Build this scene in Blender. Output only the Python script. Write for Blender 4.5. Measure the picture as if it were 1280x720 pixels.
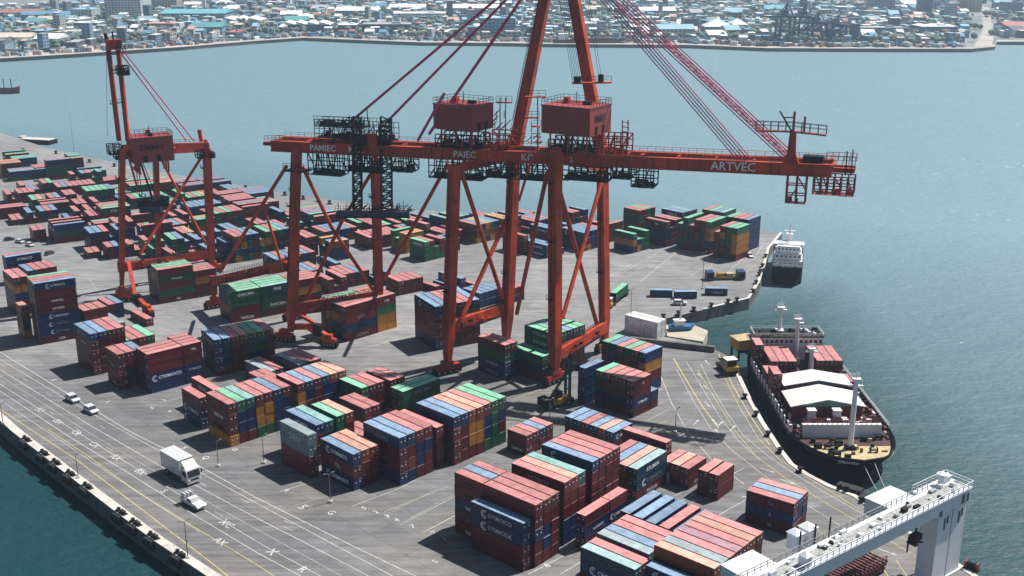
import bpy, bmesh, math, random
import numpy as np
from mathutils import Vector, Matrix
R_ = math.radians
for _o in list(bpy.data.objects): bpy.data.objects.remove(_o)
S = bpy.context.scene
COL = S.collection
# ------------------------------------------------------------------ camera
PITCH = R_(17.2); F = 1400.0; H = 118.0
cd = bpy.data.cameras.new('camera'); cam = bpy.data.objects.new('camera', cd); COL.objects.link(cam)
cam.location = (0, 0, H); cam.rotation_euler = (R_(90) - PITCH, 0, 0)
cd.sensor_width = 36; cd.lens = 36 * F / 1280; cd.clip_start = 1; cd.clip_end = 30000
S.camera = cam
# ------------------------------------------------------------------ sky and sun
SUN_EL, SUN_AZ = 57.0, 60.0
w = bpy.data.worlds.new('World'); S.world = w; w.use_nodes = True
nt = w.node_tree; nt.nodes.clear()
wo = nt.nodes.new('ShaderNodeOutputWorld'); bg = nt.nodes.new('ShaderNodeBackground'); sk = nt.nodes.new('ShaderNodeTexSky')
sk.sky_type = 'NISHITA'; sk.sun_disc = False; sk.sun_elevation = R_(SUN_EL); sk.sun_rotation = R_(SUN_AZ)
sk.altitude = 0; sk.air_density = 1.0; sk.dust_density = 1.0; sk.ozone_density = 1.5
bg.inputs['Strength'].default_value = 0.048
nt.links.new(sk.outputs[0], bg.inputs['Color']); nt.links.new(bg.outputs[0], wo.inputs['Surface'])
sd = bpy.data.lights.new('sun', 'SUN'); sd.energy = 5.0; sd.angle = R_(0.5); sd.color = (1, 0.95, 0.88)
so = bpy.data.objects.new('sun', sd); COL.objects.link(so)
SD = Vector((math.sin(R_(SUN_AZ)) * math.cos(R_(SUN_EL)), math.cos(R_(SUN_AZ)) * math.cos(R_(SUN_EL)), math.sin(R_(SUN_EL))))
so.rotation_euler = SD.to_track_quat('Z', 'Y').to_euler(); so.location = (200, 200, 400)
S.view_settings.view_transform = 'Standard'; S.view_settings.look = 'None'
S.view_settings.exposure = 0.6; S.view_settings.gamma = 1
S.render.engine = 'CYCLES'
S.cycles.volume_bounces = 0; S.cycles.max_bounces = 5

# ------------------------------------------------------------------ pixel (1280x720) to place
cp, sp = math.cos(PITCH), math.sin(PITCH)
def ray(px, py):
    a = (px - 640) / F; b = (360 - py) / F
    return Vector((a, cp + b * sp, -sp + b * cp))
def P(px, py, z=0.0):            # point on the level z seen at this place of the picture
    d = ray(px, py); t = (z - H) / d.z
    return Vector((d.x * t, d.y * t, z))
def PY(px, py, Y):               # point at forward distance Y
    d = ray(px, py); t = Y / d.y
    return Vector((d.x * t, Y, H + d.z * t))
def proj(v):
    y = v[1] * cp - (v[2] - H) * sp; u = v[1] * sp + (v[2] - H) * cp
    return 640 + F * v[0] / y, 360 - F * u / y, y

# ------------------------------------------------------------------ materials
MATS = {}
def mat(name, col, rough=0.6, metal=0.0, var=0.0, scale=1.0, dirt=None, bump=0.0, bscale=5.0, spec=0.5, rnd=0.0, streak=None):
    """procedural paint: base colour with noise variation, dirt patches, optional per-object variation and bump"""
    if name in MATS: return MATS[name]
    m = bpy.data.materials.new(name); m.use_nodes = True; n = m.node_tree.nodes; l = m.node_tree.links
    b = n['Principled BSDF']; b.inputs['Roughness'].default_value = rough; b.inputs['Metallic'].default_value = metal
    b.inputs['Specular IOR Level'].default_value = spec
    b.inputs['Base Color'].default_value = (*col, 1)
    out = None
    if var or dirt or rnd or streak:
        tc = n.new('ShaderNodeTexCoord')
        mp = n.new('ShaderNodeMapping'); l.new(tc.outputs['Object'], mp.inputs['Vector'])
        oi = n.new('ShaderNodeObjectInfo')
        ad = n.new('ShaderNodeVectorMath'); ad.operation = 'SCALE'; ad.inputs[0].default_value = (37, 91, 13)
        l.new(oi.outputs['Random'], ad.inputs['Scale']); l.new(ad.outputs[0], mp.inputs['Location'])
        no = n.new('ShaderNodeTexNoise'); no.inputs['Scale'].default_value = scale; no.inputs['Detail'].default_value = 5
        l.new(mp.outputs[0], no.inputs['Vector'])
        mr = n.new('ShaderNodeMapRange'); mr.inputs[1].default_value = 0.3; mr.inputs[2].default_value = 0.7
        mr.inputs[3].default_value = 1 - var; mr.inputs[4].default_value = 1 + var
        l.new(no.outputs[0], mr.inputs[0])
        mx = n.new('ShaderNodeVectorMath'); mx.operation = 'SCALE'; mx.inputs[0].default_value = col
        l.new(mr.outputs[0], mx.inputs['Scale']); out = mx.outputs[0]
        if rnd:
            r2 = n.new('ShaderNodeMapRange'); r2.inputs[3].default_value = 1 - rnd; r2.inputs[4].default_value = 1 + rnd
            l.new(oi.outputs['Random'], r2.inputs[0])
            m2 = n.new('ShaderNodeVectorMath'); m2.operation = 'SCALE'; l.new(out, m2.inputs[0]); l.new(r2.outputs[0], m2.inputs['Scale']); out = m2.outputs[0]
        if streak:                       # rain and rust runs down the panel
            m4 = n.new('ShaderNodeMapping'); m4.inputs['Scale'].default_value = (streak[0], streak[0], streak[0] * .07); l.new(tc.outputs['Object'], m4.inputs['Vector']); l.new(ad.outputs[0], m4.inputs['Location'])
            n4 = n.new('ShaderNodeTexNoise'); n4.inputs['Scale'].default_value = 1.0; n4.inputs['Detail'].default_value = 4; l.new(m4.outputs[0], n4.inputs['Vector'])
            r4 = n.new('ShaderNodeMapRange'); r4.inputs[1].default_value = .52; r4.inputs[2].default_value = .72; r4.inputs[4].default_value = streak[2]; l.new(n4.outputs[0], r4.inputs[0])
            x4 = n.new('ShaderNodeMix'); x4.data_type = 'RGBA'; l.new(r4.outputs[0], x4.inputs[0]); l.new(out, x4.inputs[6]); x4.inputs[7].default_value = (*streak[1], 1); out = x4.outputs[2]
        if dirt:
            n2 = n.new('ShaderNodeTexNoise'); n2.inputs['Scale'].default_value = dirt[1]; n2.inputs['Detail'].default_value = 8; n2.inputs['Roughness'].default_value = 0.65
            l.new(mp.outputs[0], n2.inputs['Vector'])
            cr = n.new('ShaderNodeMapRange'); cr.inputs[1].default_value = dirt[2]; cr.inputs[2].default_value = dirt[2] + 0.14
            cr.inputs[4].default_value = dirt[3]
            l.new(n2.outputs[0], cr.inputs[0])
            m3 = n.new('ShaderNodeMix'); m3.data_type = 'RGBA'; l.new(cr.outputs[0], m3.inputs[0]); l.new(out, m3.inputs[6]); m3.inputs[7].default_value = (*dirt[0], 1); out = m3.outputs[2]
        l.new(out, b.inputs['Base Color'])
    if bump:
        tc = n.new('ShaderNodeTexCoord'); n3 = n.new('ShaderNodeTexNoise'); n3.inputs['Scale'].default_value = bscale; n3.inputs['Detail'].default_value = 4
        bp = n.new('ShaderNodeBump'); bp.inputs['Strength'].default_value = bump; bp.inputs['Distance'].default_value = 0.05
        l.new(tc.outputs['Object'], n3.inputs['Vector']); l.new(n3.outputs[0], bp.inputs['Height']); l.new(bp.outputs[0], b.inputs['Normal'])
    MATS[name] = m; return m

# ------------------------------------------------------------------ mesh builder
class MB:
    def __init__(s): s.v = []; s.f = []; s.m = []; s.mats = []
    def mi(s, m):
        if m is None: return 0
        if m not in s.mats: s.mats.append(m)
        return s.mats.index(m)
    def add(s, vs, fs, m=None):
        o = len(s.v); s.v += [tuple(v) for v in vs]; k = s.mi(m)
        for f in fs: s.f.append(tuple(i + o for i in f)); s.m.append(k)
    BF = [(0, 3, 2, 1), (4, 5, 6, 7), (0, 1, 5, 4), (1, 2, 6, 5), (2, 3, 7, 6), (3, 0, 4, 7)]
    def box(s, x0, x1, y0, y1, z0, z1, m=None):
        s.add([(x0, y0, z0), (x1, y0, z0), (x1, y1, z0), (x0, y1, z0), (x0, y0, z1), (x1, y0, z1), (x1, y1, z1), (x0, y1, z1)], MB.BF, m)
    def obox(s, c, ux, uy, sx, sy, z0, z1, m=None):      # oriented box: centre, two ground directions, sizes
        c = Vector(c); ux = Vector((*ux[:2], 0)).normalized(); uy = Vector((*uy[:2], 0)).normalized()
        vs = []
        for z in (z0, z1):
            for a, b in ((-1, -1), (1, -1), (1, 1), (-1, 1)):
                q = c + ux * (a * sx / 2) + uy * (b * sy / 2); vs.append((q.x, q.y, z))
        s.add(vs, MB.BF, m)
    def beam(s, p1, p2, w, h=None, m=None, w2=None, h2=None, up=(0, 0, 1)):   # rectangular bar between two points, may taper
        p1, p2 = Vector(p1), Vector(p2); d = (p2 - p1)
        if d.length < 1e-6: return
        d.normalize(); h = h or w; w2 = w2 or w; h2 = h2 or h; up = Vector(up)
        if abs(d.dot(up)) > 0.98: up = Vector((0, 1, 0)) if abs(d.y) < 0.9 else Vector((1, 0, 0))
        x = d.cross(up).normalized(); y = x.cross(d).normalized(); vs = []
        for p, ww, hh in ((p1, w, h), (p2, w2, h2)):
            for a, b in ((-1, -1), (1, -1), (1, 1), (-1, 1)): vs.append(p + x * (a * ww / 2) + y * (b * hh / 2))
        s.add(vs, MB.BF, m)
    def tube(s, p1, p2, r, n=8, m=None, r2=None, cap=True):
        p1, p2 = Vector(p1), Vector(p2); d = (p2 - p1)
        if d.length < 1e-6: return
        d.normalize(); r2 = r if r2 is None else r2
        up = Vector((0, 0, 1)) if abs(d.z) < 0.9 else Vector((1, 0, 0))
        x = d.cross(up).normalized(); y = x.cross(d).normalized(); vs = []
        for p, q in ((p1, r), (p2, r2)):
            for i in range(n):
                a = 2 * math.pi * i / n; vs.append(p + x * (q * math.cos(a)) + y * (q * math.sin(a)))
        fs = [(i, (i + 1) % n, n + (i + 1) % n, n + i) for i in range(n)]
        if cap: fs += [tuple(range(n - 1, -1, -1)), tuple(range(n, 2 * n))]
        s.add(vs, fs, m)
    def path(s, pts, r, n=6, m=None):
        for a, b in zip(pts[:-1], pts[1:]): s.tube(a, b, r, n, m)
    def prism(s, pts, z0, z1, m=None):                    # polygon footprint (counter-clockwise)
        n = len(pts); vs = [(p[0], p[1], z0) for p in pts] + [(p[0], p[1], z1) for p in pts]
        s.add(vs, [tuple(range(n - 1, -1, -1)), tuple(range(n, 2 * n))] + [(i, (i + 1) % n, n + (i + 1) % n, n + i) for i in range(n)], m)
    def rail(s, p1, p2, h=1.1, m=None, step=2.0, r=0.05):
        p1, p2 = Vector(p1), Vector(p2); n = max(1, int((p2 - p1).length / step)); u = Vector((0, 0, h))
        for i in range(n + 1):
            q = p1.lerp(p2, i / n); s.beam(q, q + u, r * 2, m=m)
        s.beam(p1 + u, p2 + u, r * 2, m=m); s.beam(p1 + u * 0.55, p2 + u * 0.55, r * 1.6, m=m)
    def lattice(s, p1, p2, w, d, n, m=None, r=0.12):      # four-chord lattice mast between two points
        p1, p2 = Vector(p1), Vector(p2); ax = (p2 - p1).normalized()
        up = Vector((0, 0, 1)) if abs(ax.z) < 0.9 else Vector((0, 1, 0))
        x = ax.cross(up).normalized(); y = x.cross(ax).normalized()
        cs = [x * (a * w / 2) + y * (b * d / 2) for a, b in ((-1, -1), (1, -1), (1, 1), (-1, 1))]
        for c in cs: s.beam(p1 + c, p2 + c, r * 2, m=m)
        for i in range(n):
            a = p1.lerp(p2, i / n); b = p1.lerp(p2, (i + 1) / n)
            for k in range(4):
                c0, c1 = cs[k], cs[(k + 1) % 4]
                s.beam(b + c0, b + c1, r * 1.5, m=m)
                if i % 2: s.beam(a + c0, b + c1, r * 1.5, m=m)
                else: s.beam(a + c1, b + c0, r * 1.5, m=m)
    def mesh(s, name, off=(0, 0, 0), defm=None, smooth=False):
        me = bpy.data.meshes.new(name); o = Vector(off)
        me.from_pydata([(v[0] - o.x, v[1] - o.y, v[2] - o.z) for v in s.v], [], s.f)
        mats = s.mats or [defm]
        for m in mats: me.materials.append(m)
        if len(mats) > 1: me.polygons.foreach_set('material_index', s.m)
        if smooth: me.polygons.foreach_set('use_smooth', [True] * len(me.polygons))
        me.update(); return me
    def build(s, name, m=None, parent=None, off=None, smooth=False):
        """link as one mesh object; coordinates are world unless off is given"""
        if off is None: off = parent_world(parent) if parent else (0, 0, 0)
        o = bpy.data.objects.new(name, s.mesh(name, off, m, smooth)); COL.objects.link(o)
        if parent: o.parent = parent
        return o
def parent_world(p):
    v = Vector((0, 0, 0))
    while p: v += p.location; p = p.parent
    return v
def tag(o, label=None, cat=None, group=None, kind=None):
    if label: o['label'] = label
    if cat: o['category'] = cat
    if group: o['group'] = group
    if kind: o['kind'] = kind
    return o
def empty(name, loc, rz=0.0, label=None, cat=None, group=None):
    o = bpy.data.objects.new(name, None); COL.objects.link(o); o.location = loc; o.rotation_euler = (0, 0, rz)
    o.empty_display_size = 0.5
    return tag(o, label, cat, group)
def inst(name, me, parent, loc=(0, 0, 0), rz=0.0):
    o = bpy.data.objects.new(name, me); COL.objects.link(o); o.parent = parent; o.location = loc; o.rotation_euler = (0, 0, rz); return o
TXT = {}
def text_mesh(s, size, m, depth=0.015, bold=0.0, centre=True):
    k = (s, size, m.name, bold)
    if k in TXT: return TXT[k]
    c = bpy.data.curves.new('lettering', 'FONT'); c.body = s; c.size = size; c.extrude = depth; c.offset = bold
    c.align_x = 'CENTER' if centre else 'LEFT'; c.align_y = 'CENTER'; c.resolution_u = 2
    o = bpy.data.objects.new('lettering', c); COL.objects.link(o)
    me = bpy.data.meshes.new_from_object(o.evaluated_get(bpy.context.evaluated_depsgraph_get()))
    bpy.data.objects.remove(o); me.materials.clear(); me.materials.append(m); TXT[k] = me; return me
def copy_tree(o, parent=None):
    c = o.copy(); COL.objects.link(c); c.parent = parent
    for ch in list(o.children): copy_tree(ch, c)
    return c

# ------------------------------------------------------------------ setting materials
def ground_mat(name, base, warm, scale=0.02):
    m = bpy.data.materials.new(name); m.use_nodes = True; n = m.node_tree.nodes; l = m.node_tree.links
    b = n['Principled BSDF']; b.inputs['Roughness'].default_value = 0.88; b.inputs['Specular IOR Level'].default_value = 0.3
    tc = n.new('ShaderNodeTexCoord')
    def noise(sc, det, ro=0.55, rot=0.0, st=(1, 1, 1)):
        mp = n.new('ShaderNodeMapping'); mp.inputs['Rotation'].default_value = (0, 0, rot); mp.inputs['Scale'].default_value = st
        l.new(tc.outputs['Object'], mp.inputs[0])
        t = n.new('ShaderNodeTexNoise'); t.inputs['Scale'].default_value = sc; t.inputs['Detail'].default_value = det; t.inputs['Roughness'].default_value = ro
        l.new(mp.outputs[0], t.inputs['Vector']); return t.outputs[0]
    def rng(x, a, b_, c, d):
        r = n.new('ShaderNodeMapRange'); l.new(x, r.inputs[0])
        for i, v in zip((1, 2, 3, 4), (a, b_, c, d)): r.inputs[i].default_value = v
        return r.outputs[0]
    def mul(a, c):
        q = n.new('ShaderNodeMath'); q.operation = 'MULTIPLY'; l.new(a, q.inputs[0])
        if isinstance(c, float): q.inputs[1].default_value = c
        else: l.new(c, q.inputs[1])
        return q.outputs[0]
    big = rng(noise(scale, 4), 0.35, 0.65, 0.86, 1.12)
    mid = rng(noise(0.16, 6, 0.7), 0.3, 0.7, 0.86, 1.12)
    st1 = rng(noise(0.05, 5, 0.7, R_(45), (1, 12, 1)), 0.35, 0.70, 1.10, 0.66)     # tyre wear along the lanes
    st2 = rng(noise(0.05, 5, 0.7, R_(-46), (1, 14, 1)), 0.4, 0.72, 1.07, 0.70)
    spot = rng(noise(0.5, 6, 0.75), 0.6, 0.74, 1.0, 0.6)                            # oil stains
    v = mul(mul(mul(big, mid), mul(st1, st2)), spot)
    # slab joints
    br = n.new('ShaderNodeTexBrick'); br.offset = 0.0; br.inputs['Scale'].default_value = 1.0; br.inputs['Mortar Size'].default_value = 0.06
    br.inputs['Brick Width'].default_value = 12.0; br.inputs['Row Height'].default_value = 6.0
    br.inputs['Color1'].default_value = (1, 1, 1, 1); br.inputs['Color2'].default_value = (0.84, 0.845, 0.86, 1); br.inputs['Mortar'].default_value = (0.62, 0.62, 0.62, 1)
    mp = n.new('ShaderNodeMapping'); mp.inputs['Rotation'].default_value = (0, 0, R_(45)); l.new(tc.outputs['Object'], mp.inputs[0]); l.new(mp.outputs[0], br.inputs['Vector'])
    mixc = n.new('ShaderNodeMix'); mixc.data_type = 'RGBA'; mixc.inputs[6].default_value = (*base, 1); mixc.inputs[7].default_value = (*warm, 1)
    l.new(rng(noise(0.035, 5, 0.6), 0.4, 0.62, 0, 1), mixc.inputs[0])
    # older dark asphalt on the near side, pale new concrete on the far apron
    sx = n.new('ShaderNodeSeparateXYZ'); l.new(tc.outputs['Object'], sx.inputs[0])
    edge = n.new('ShaderNodeMath'); l.new(sx.outputs['Y'], edge.inputs[0]); l.new(mul(noise(0.03, 3), 40.0), edge.inputs[1])
    mixf = n.new('ShaderNodeMix'); mixf.data_type = 'RGBA'; l.new(rng(edge.outputs[0], 318, 350, 0, 1), mixf.inputs[0]); l.new(mixc.outputs[2], mixf.inputs[6]); mixf.inputs[7].default_value = (0.25, 0.25, 0.254, 1)
    sc = n.new('ShaderNodeVectorMath'); sc.operation = 'SCALE'; l.new(mixf.outputs[2], sc.inputs[0]); l.new(v, sc.inputs['Scale'])
    mm = n.new('ShaderNodeVectorMath'); mm.operation = 'MULTIPLY'; l.new(sc.outputs[0], mm.inputs[0]); l.new(br.outputs['Color'], mm.inputs[1])
    l.new(mm.outputs[0], b.inputs['Base Color'])
    return m
HAZE = 0.00015
M_CONC = ground_mat('wharf_concrete', (0.172, 0.175, 0.184), (0.205, 0.196, 0.185))
M_CITYG = mat('city_ground', (0.19, 0.21, 0.22), 0.95, var=0.35, scale=0.01, dirt=((0.07, 0.1, 0.05), 0.012, 0.5, 0.9))
M_KERB = mat('kerb_concrete', (0.5, 0.47, 0.43), 0.9, var=0.2, scale=0.4, dirt=((0.15, 0.13, 0.11), 0.6, 0.58, 0.7))
M_QUAYW = mat('quay_wall', (0.11, 0.11, 0.11), 0.9, var=0.3, scale=0.3, dirt=((0.05, 0.05, 0.05), 0.5, 0.5, 0.8))
M_WHITE = mat('white_paint', (0.78, 0.78, 0.76), 0.6, var=0.1, scale=0.7)
M_LINE = mat('line_white', (0.44, 0.44, 0.43), 0.9, var=0.25, scale=0.8, dirt=((0.25, 0.25, 0.25), 0.35, 0.56, 0.9))
M_YEL = mat('line_yellow', (0.52, 0.42, 0.14), 0.9, var=0.2, scale=0.8, dirt=((0.27, 0.25, 0.2), 0.35, 0.54, 0.9))
M_BLACK = mat('black_rubber', (0.012, 0.012, 0.013), 0.8)
M_DARK = mat('dark_steel', (0.007, 0.007, 0.009), 0.7, spec=.2, var=0.3, scale=1.0)
M_STEEL = mat('galvanised', (0.3, 0.31, 0.32), 0.5, 0.5)
M_POLE = mat('pole_grey', (0.16, 0.165, 0.17), 0.6)
M_GLASS = mat('dark_glass', (0.01, 0.015, 0.02), 0.08, spec=0.8)
M_HOUSE = mat('house_maroon', (0.26, 0.036, 0.034), 0.55, var=0.12, scale=0.2, dirt=((0.2, 0.07, 0.05), 0.3, 0.62, 0.5))
M_CRANE = mat('crane_red', (0.43, 0.048, 0.014), 0.55, var=0.34, scale=0.12, spec=.25, dirt=((0.13, 0.02, 0.015), 0.35, 0.55, 0.7), streak=(1.1, (.12, .022, .016), .85))
M_STAY = mat('stay_red', (0.5, 0.05, 0.14), 0.5, var=0.15, scale=0.3)
M_WHITEL = mat('lettering_white', (0.75, 0.75, 0.75), 0.6)
M_LBLACK = mat('lettering_black', (0.015, 0.012, 0.012), 0.6)

# water
def water_mat():
    m = bpy.data.materials.new('harbour_water'); m.use_nodes = True; n = m.node_tree.nodes; l = m.node_tree.links
    b = n['Principled BSDF']; b.inputs['Roughness'].default_value = 0.5; b.inputs['IOR'].default_value = 1.33
    tc = n.new('ShaderNodeTexCoord')
    n0 = n.new('ShaderNodeTexNoise'); n0.inputs['Scale'].default_value = 0.006; n0.inputs['Detail'].default_value = 3
    l.new(tc.outputs['Object'], n0.inputs['Vector'])
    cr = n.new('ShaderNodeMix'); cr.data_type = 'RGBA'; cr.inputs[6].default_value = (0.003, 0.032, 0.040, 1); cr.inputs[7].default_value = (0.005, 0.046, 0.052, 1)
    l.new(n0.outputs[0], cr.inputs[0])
    # dark teal by the near quay; bay painted paler for sky and sun sheen
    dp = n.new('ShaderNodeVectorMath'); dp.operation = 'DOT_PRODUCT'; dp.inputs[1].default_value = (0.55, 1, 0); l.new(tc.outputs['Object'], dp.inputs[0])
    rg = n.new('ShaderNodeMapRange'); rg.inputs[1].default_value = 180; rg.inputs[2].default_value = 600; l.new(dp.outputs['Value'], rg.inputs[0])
    sky_sheen = n.new('ShaderNodeMix'); sky_sheen.data_type = 'RGBA'; sky_sheen.inputs[7].default_value = (0.145, 0.235, 0.28, 1)
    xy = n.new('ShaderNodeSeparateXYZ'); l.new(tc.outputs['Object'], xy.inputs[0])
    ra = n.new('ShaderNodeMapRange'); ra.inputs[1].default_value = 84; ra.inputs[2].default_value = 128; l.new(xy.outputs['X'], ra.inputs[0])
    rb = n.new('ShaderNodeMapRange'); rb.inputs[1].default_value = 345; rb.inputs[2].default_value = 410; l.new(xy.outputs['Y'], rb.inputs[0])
    mxx = n.new('ShaderNodeMath'); mxx.operation = 'MAXIMUM'; l.new(ra.outputs[0], mxx.inputs[0]); l.new(rb.outputs[0], mxx.inputs[1])  # keeps the slip dark, painted in for the green reflections beside the hull
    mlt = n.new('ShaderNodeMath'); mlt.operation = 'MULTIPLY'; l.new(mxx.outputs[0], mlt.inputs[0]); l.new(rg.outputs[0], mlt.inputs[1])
    l.new(mlt.outputs[0], sky_sheen.inputs[0]); l.new(cr.outputs[2], sky_sheen.inputs[6]); 
    # white flecks painted into the colour as sun glints, towards the right
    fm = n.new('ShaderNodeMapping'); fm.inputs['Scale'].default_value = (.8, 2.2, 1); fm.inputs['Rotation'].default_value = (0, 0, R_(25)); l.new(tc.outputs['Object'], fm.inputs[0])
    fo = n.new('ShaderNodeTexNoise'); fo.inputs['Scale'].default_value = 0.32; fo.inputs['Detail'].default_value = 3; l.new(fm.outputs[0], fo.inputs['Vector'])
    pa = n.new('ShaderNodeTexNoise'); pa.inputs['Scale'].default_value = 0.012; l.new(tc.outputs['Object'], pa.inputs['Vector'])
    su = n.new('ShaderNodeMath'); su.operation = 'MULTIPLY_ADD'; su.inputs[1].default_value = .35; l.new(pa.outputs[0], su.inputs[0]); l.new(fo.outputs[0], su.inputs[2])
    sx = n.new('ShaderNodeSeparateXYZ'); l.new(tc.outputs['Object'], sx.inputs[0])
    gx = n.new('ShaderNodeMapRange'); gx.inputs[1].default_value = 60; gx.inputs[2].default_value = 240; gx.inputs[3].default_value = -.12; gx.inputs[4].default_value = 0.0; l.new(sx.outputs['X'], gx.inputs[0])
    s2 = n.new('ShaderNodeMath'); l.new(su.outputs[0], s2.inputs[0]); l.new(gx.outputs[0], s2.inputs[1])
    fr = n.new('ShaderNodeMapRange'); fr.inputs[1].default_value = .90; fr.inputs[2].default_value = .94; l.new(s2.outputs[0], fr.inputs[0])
    fx = n.new('ShaderNodeMix'); fx.data_type = 'RGBA'; fx.inputs[7].default_value = (.75, .8, .82, 1); l.new(fr.outputs[0], fx.inputs[0]); l.new(sky_sheen.outputs[2], fx.inputs[6]); l.new(fx.outputs[2], b.inputs['Base Color'])
    hs = []
    for sc, st, rot, amp in ((0.05, (1, 2.2, 1), 20, 1.0), (0.22, (1, 2.0, 1), 35, 0.55), (0.9, (1, 1.5, 1), -10, 0.2)):
        mp = n.new('ShaderNodeMapping'); mp.inputs['Scale'].default_value = st; mp.inputs['Rotation'].default_value = (0, 0, R_(rot)); l.new(tc.outputs['Object'], mp.inputs[0])
        t = n.new('ShaderNodeTexNoise'); t.inputs['Scale'].default_value = sc; t.inputs['Detail'].default_value = 5; t.inputs['Roughness'].default_value = 0.6; l.new(mp.outputs[0], t.inputs['Vector'])
        q = n.new('ShaderNodeMath'); q.operation = 'MULTIPLY'; q.inputs[1].default_value = amp; l.new(t.outputs[0], q.inputs[0]); hs.append(q.outputs[0])
    a = n.new('ShaderNodeMath'); l.new(hs[0], a.inputs[0]); l.new(hs[1], a.inputs[1])
    a2 = n.new('ShaderNodeMath'); l.new(a.outputs[0], a2.inputs[0]); l.new(hs[2], a2.inputs[1])
    bp = n.new('ShaderNodeBump'); bp.inputs['Strength'].default_value = 0.65; bp.inputs['Distance'].default_value = 2.0
    l.new(a2.outputs[0], bp.inputs['Height']); l.new(bp.outputs[0], b.inputs['Normal'])
    return m
WZ = -4.0
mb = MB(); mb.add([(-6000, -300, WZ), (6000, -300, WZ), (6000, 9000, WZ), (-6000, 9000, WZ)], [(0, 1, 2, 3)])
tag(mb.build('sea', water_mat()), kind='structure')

# wharf outline in picture places (counter-clockwise seen from above)
edge_left = [(-90, 440), (-40, 490), (15, 540), (75, 587), (140, 637), (190, 675), (257, 720), (330, 768)]
edge_right = [(1330, 800), (1225, 722), (1095, 636), (1070, 619), (1037, 606), (1012, 593), (992, 580), (978, 562), (955, 527), (938, 496), (925, 468), (912, 446), (880, 430), (826, 420), (824, 400)]
edge_up = [(880, 387), (937, 373), (950, 352), (957, 330), (962, 310), (978, 291), (940, 287), (860, 283), (760, 278), (640, 272), (520, 262), (427, 252), (320, 235), (240, 222), (130, 200), (60, 185), (0, 166), (-120, 140)]
outline = [P(*q) for q in edge_left] + [P(420, 840)] + [P(*q) for q in edge_right] + [P(*q) for q in edge_up] + [Vector((-330, 500, 0)), ]
def build_slab(name, pts, z0, z1, topm, sidem):
    bm = bmesh.new(); vs = [bm.verts.new((p.x, p.y, z1)) for p in pts]; f = bm.faces.new(vs); f.normal_update()
    if f.normal.z < 0: f.normal_flip(); pts = pts[::-1]
    me = bpy.data.meshes.new(name); bmesh.ops.triangulate(bm, faces=bm.faces[:]); bm.to_mesh(me); bm.free()
    me.materials.append(topm); o = bpy.data.objects.new(name, me); COL.objects.link(o)
    s = MB(); n = len(pts)
    s.add([(p.x, p.y, z0) for p in pts] + [(p.x, p.y, z1 - 0.003) for p in pts], [(i, (i + 1) % n, n + (i + 1) % n, n + i) for i in range(n)])
    q = s.build(name + '_side', sidem)
    return o, q
o, q = build_slab('wharf_ground', outline, WZ - 3, 0, M_CONC, M_QUAYW); tag(o, kind='structure'); q.name = 'quay_wall'; tag(q, 'grey concrete quay wall dropping from the wharf edge to the water', 'quay wall')

# far shore land
shore = [(-700, 95), (-200, 85), (0, 73), (100, 67), (230, 58.5), (320, 51), (380, 47), (450, 50), (530, 53), (620, 53.5), (700, 55), (860, 56), (960, 60), (1050, 60.5), (1215, 61), (1244, 58), (1246, 52), (1400, 52), (2000, 50)]
sp_ = [P(*q) for q in shore]
def densify(pts, d):
    out = []
    for a, b in zip(pts[:-1], pts[1:]):
        n = max(1, int((b - a).length / d))
        for i in range(n): out.append(a.lerp(b, i / n))
    return out + [pts[-1]]
land = sp_ + [Vector((5800, 2500, 0)), Vector((5800, 8800, 0)), Vector((-5800, 8800, 0)), Vector((-5800, 1500, 0))]
o, q = build_slab('far_land', land, WZ - 3, 0, M_CITYG, M_QUAYW); tag(o, kind='structure'); q.name = 'sea_wall'; tag(q, 'long dark sea wall along the far city shore', 'sea wall')
# bare quay apron along the far shore
M_APRON = mat('apron_concrete', (0.36, 0.33, 0.29), 0.9, var=0.2, scale=0.02)
s = MB(); L1 = [P(*q, 0.05) for q in shore]; L2 = [P(x, y - (5.5 if x < 330 or 850 < x < 960 else 2.2), 0.05) for x, y in shore]
for i in range(len(shore) - 1): s.add([L1[i], L1[i + 1], L2[i + 1], L2[i]], [(0, 1, 2, 3)])
tag(s.build('quay_apron', M_APRON), kind='structure')
s = MB(); r1 = [P(1216, 60.5, .08), P(1240, 58, .08), P(1242, 45, .08), P(1237, 10, .08), P(1228, 8, .08), P(1228, 40, .08)]
s.add(r1, [tuple(range(6))]); tag(s.build('shore_road', M_APRON), kind='structure')
# ------------------------------------------------------------------ quay edge kerbs, fenders, painted lines
def offset_strip(name, pts, w, z0, z1, m, side=1, kind='structure'):
    s = MB(); n = len(pts); inner = []
    for i, p in enumerate(pts):
        a = pts[max(0, i - 1)]; b = pts[min(n - 1, i + 1)]; d = (b - a).normalized(); nrm = Vector((-d.y, d.x, 0)) * side
        inner.append(p + nrm * w)
    for i in range(n - 1):
        a, b, c, d = pts[i], pts[i + 1], inner[i + 1], inner[i]
        if side < 0: a, b, c, d = d, c, b, a
        s.add([(q.x, q.y, z) for z in (z0, z1) for q in (a, b, c, d)], MB.BF)
    return tag(s.build(name, m), kind=kind)
offset_strip('quay_kerb', [P(*q) + Vector((0, 0, 0)) for q in edge_left], 2.0, -0.3, 0.22, M_KERB, 1)
offset_strip('quay_kerb', [P(*q) for q in edge_right[:-3]], 1.2, -0.3, 0.15, M_KERB, 1)
offset_strip('quay_kerb', [P(*q) for q in edge_up[:6]], 1.0, -0.3, 0.18, M_KERB, 1)
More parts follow.
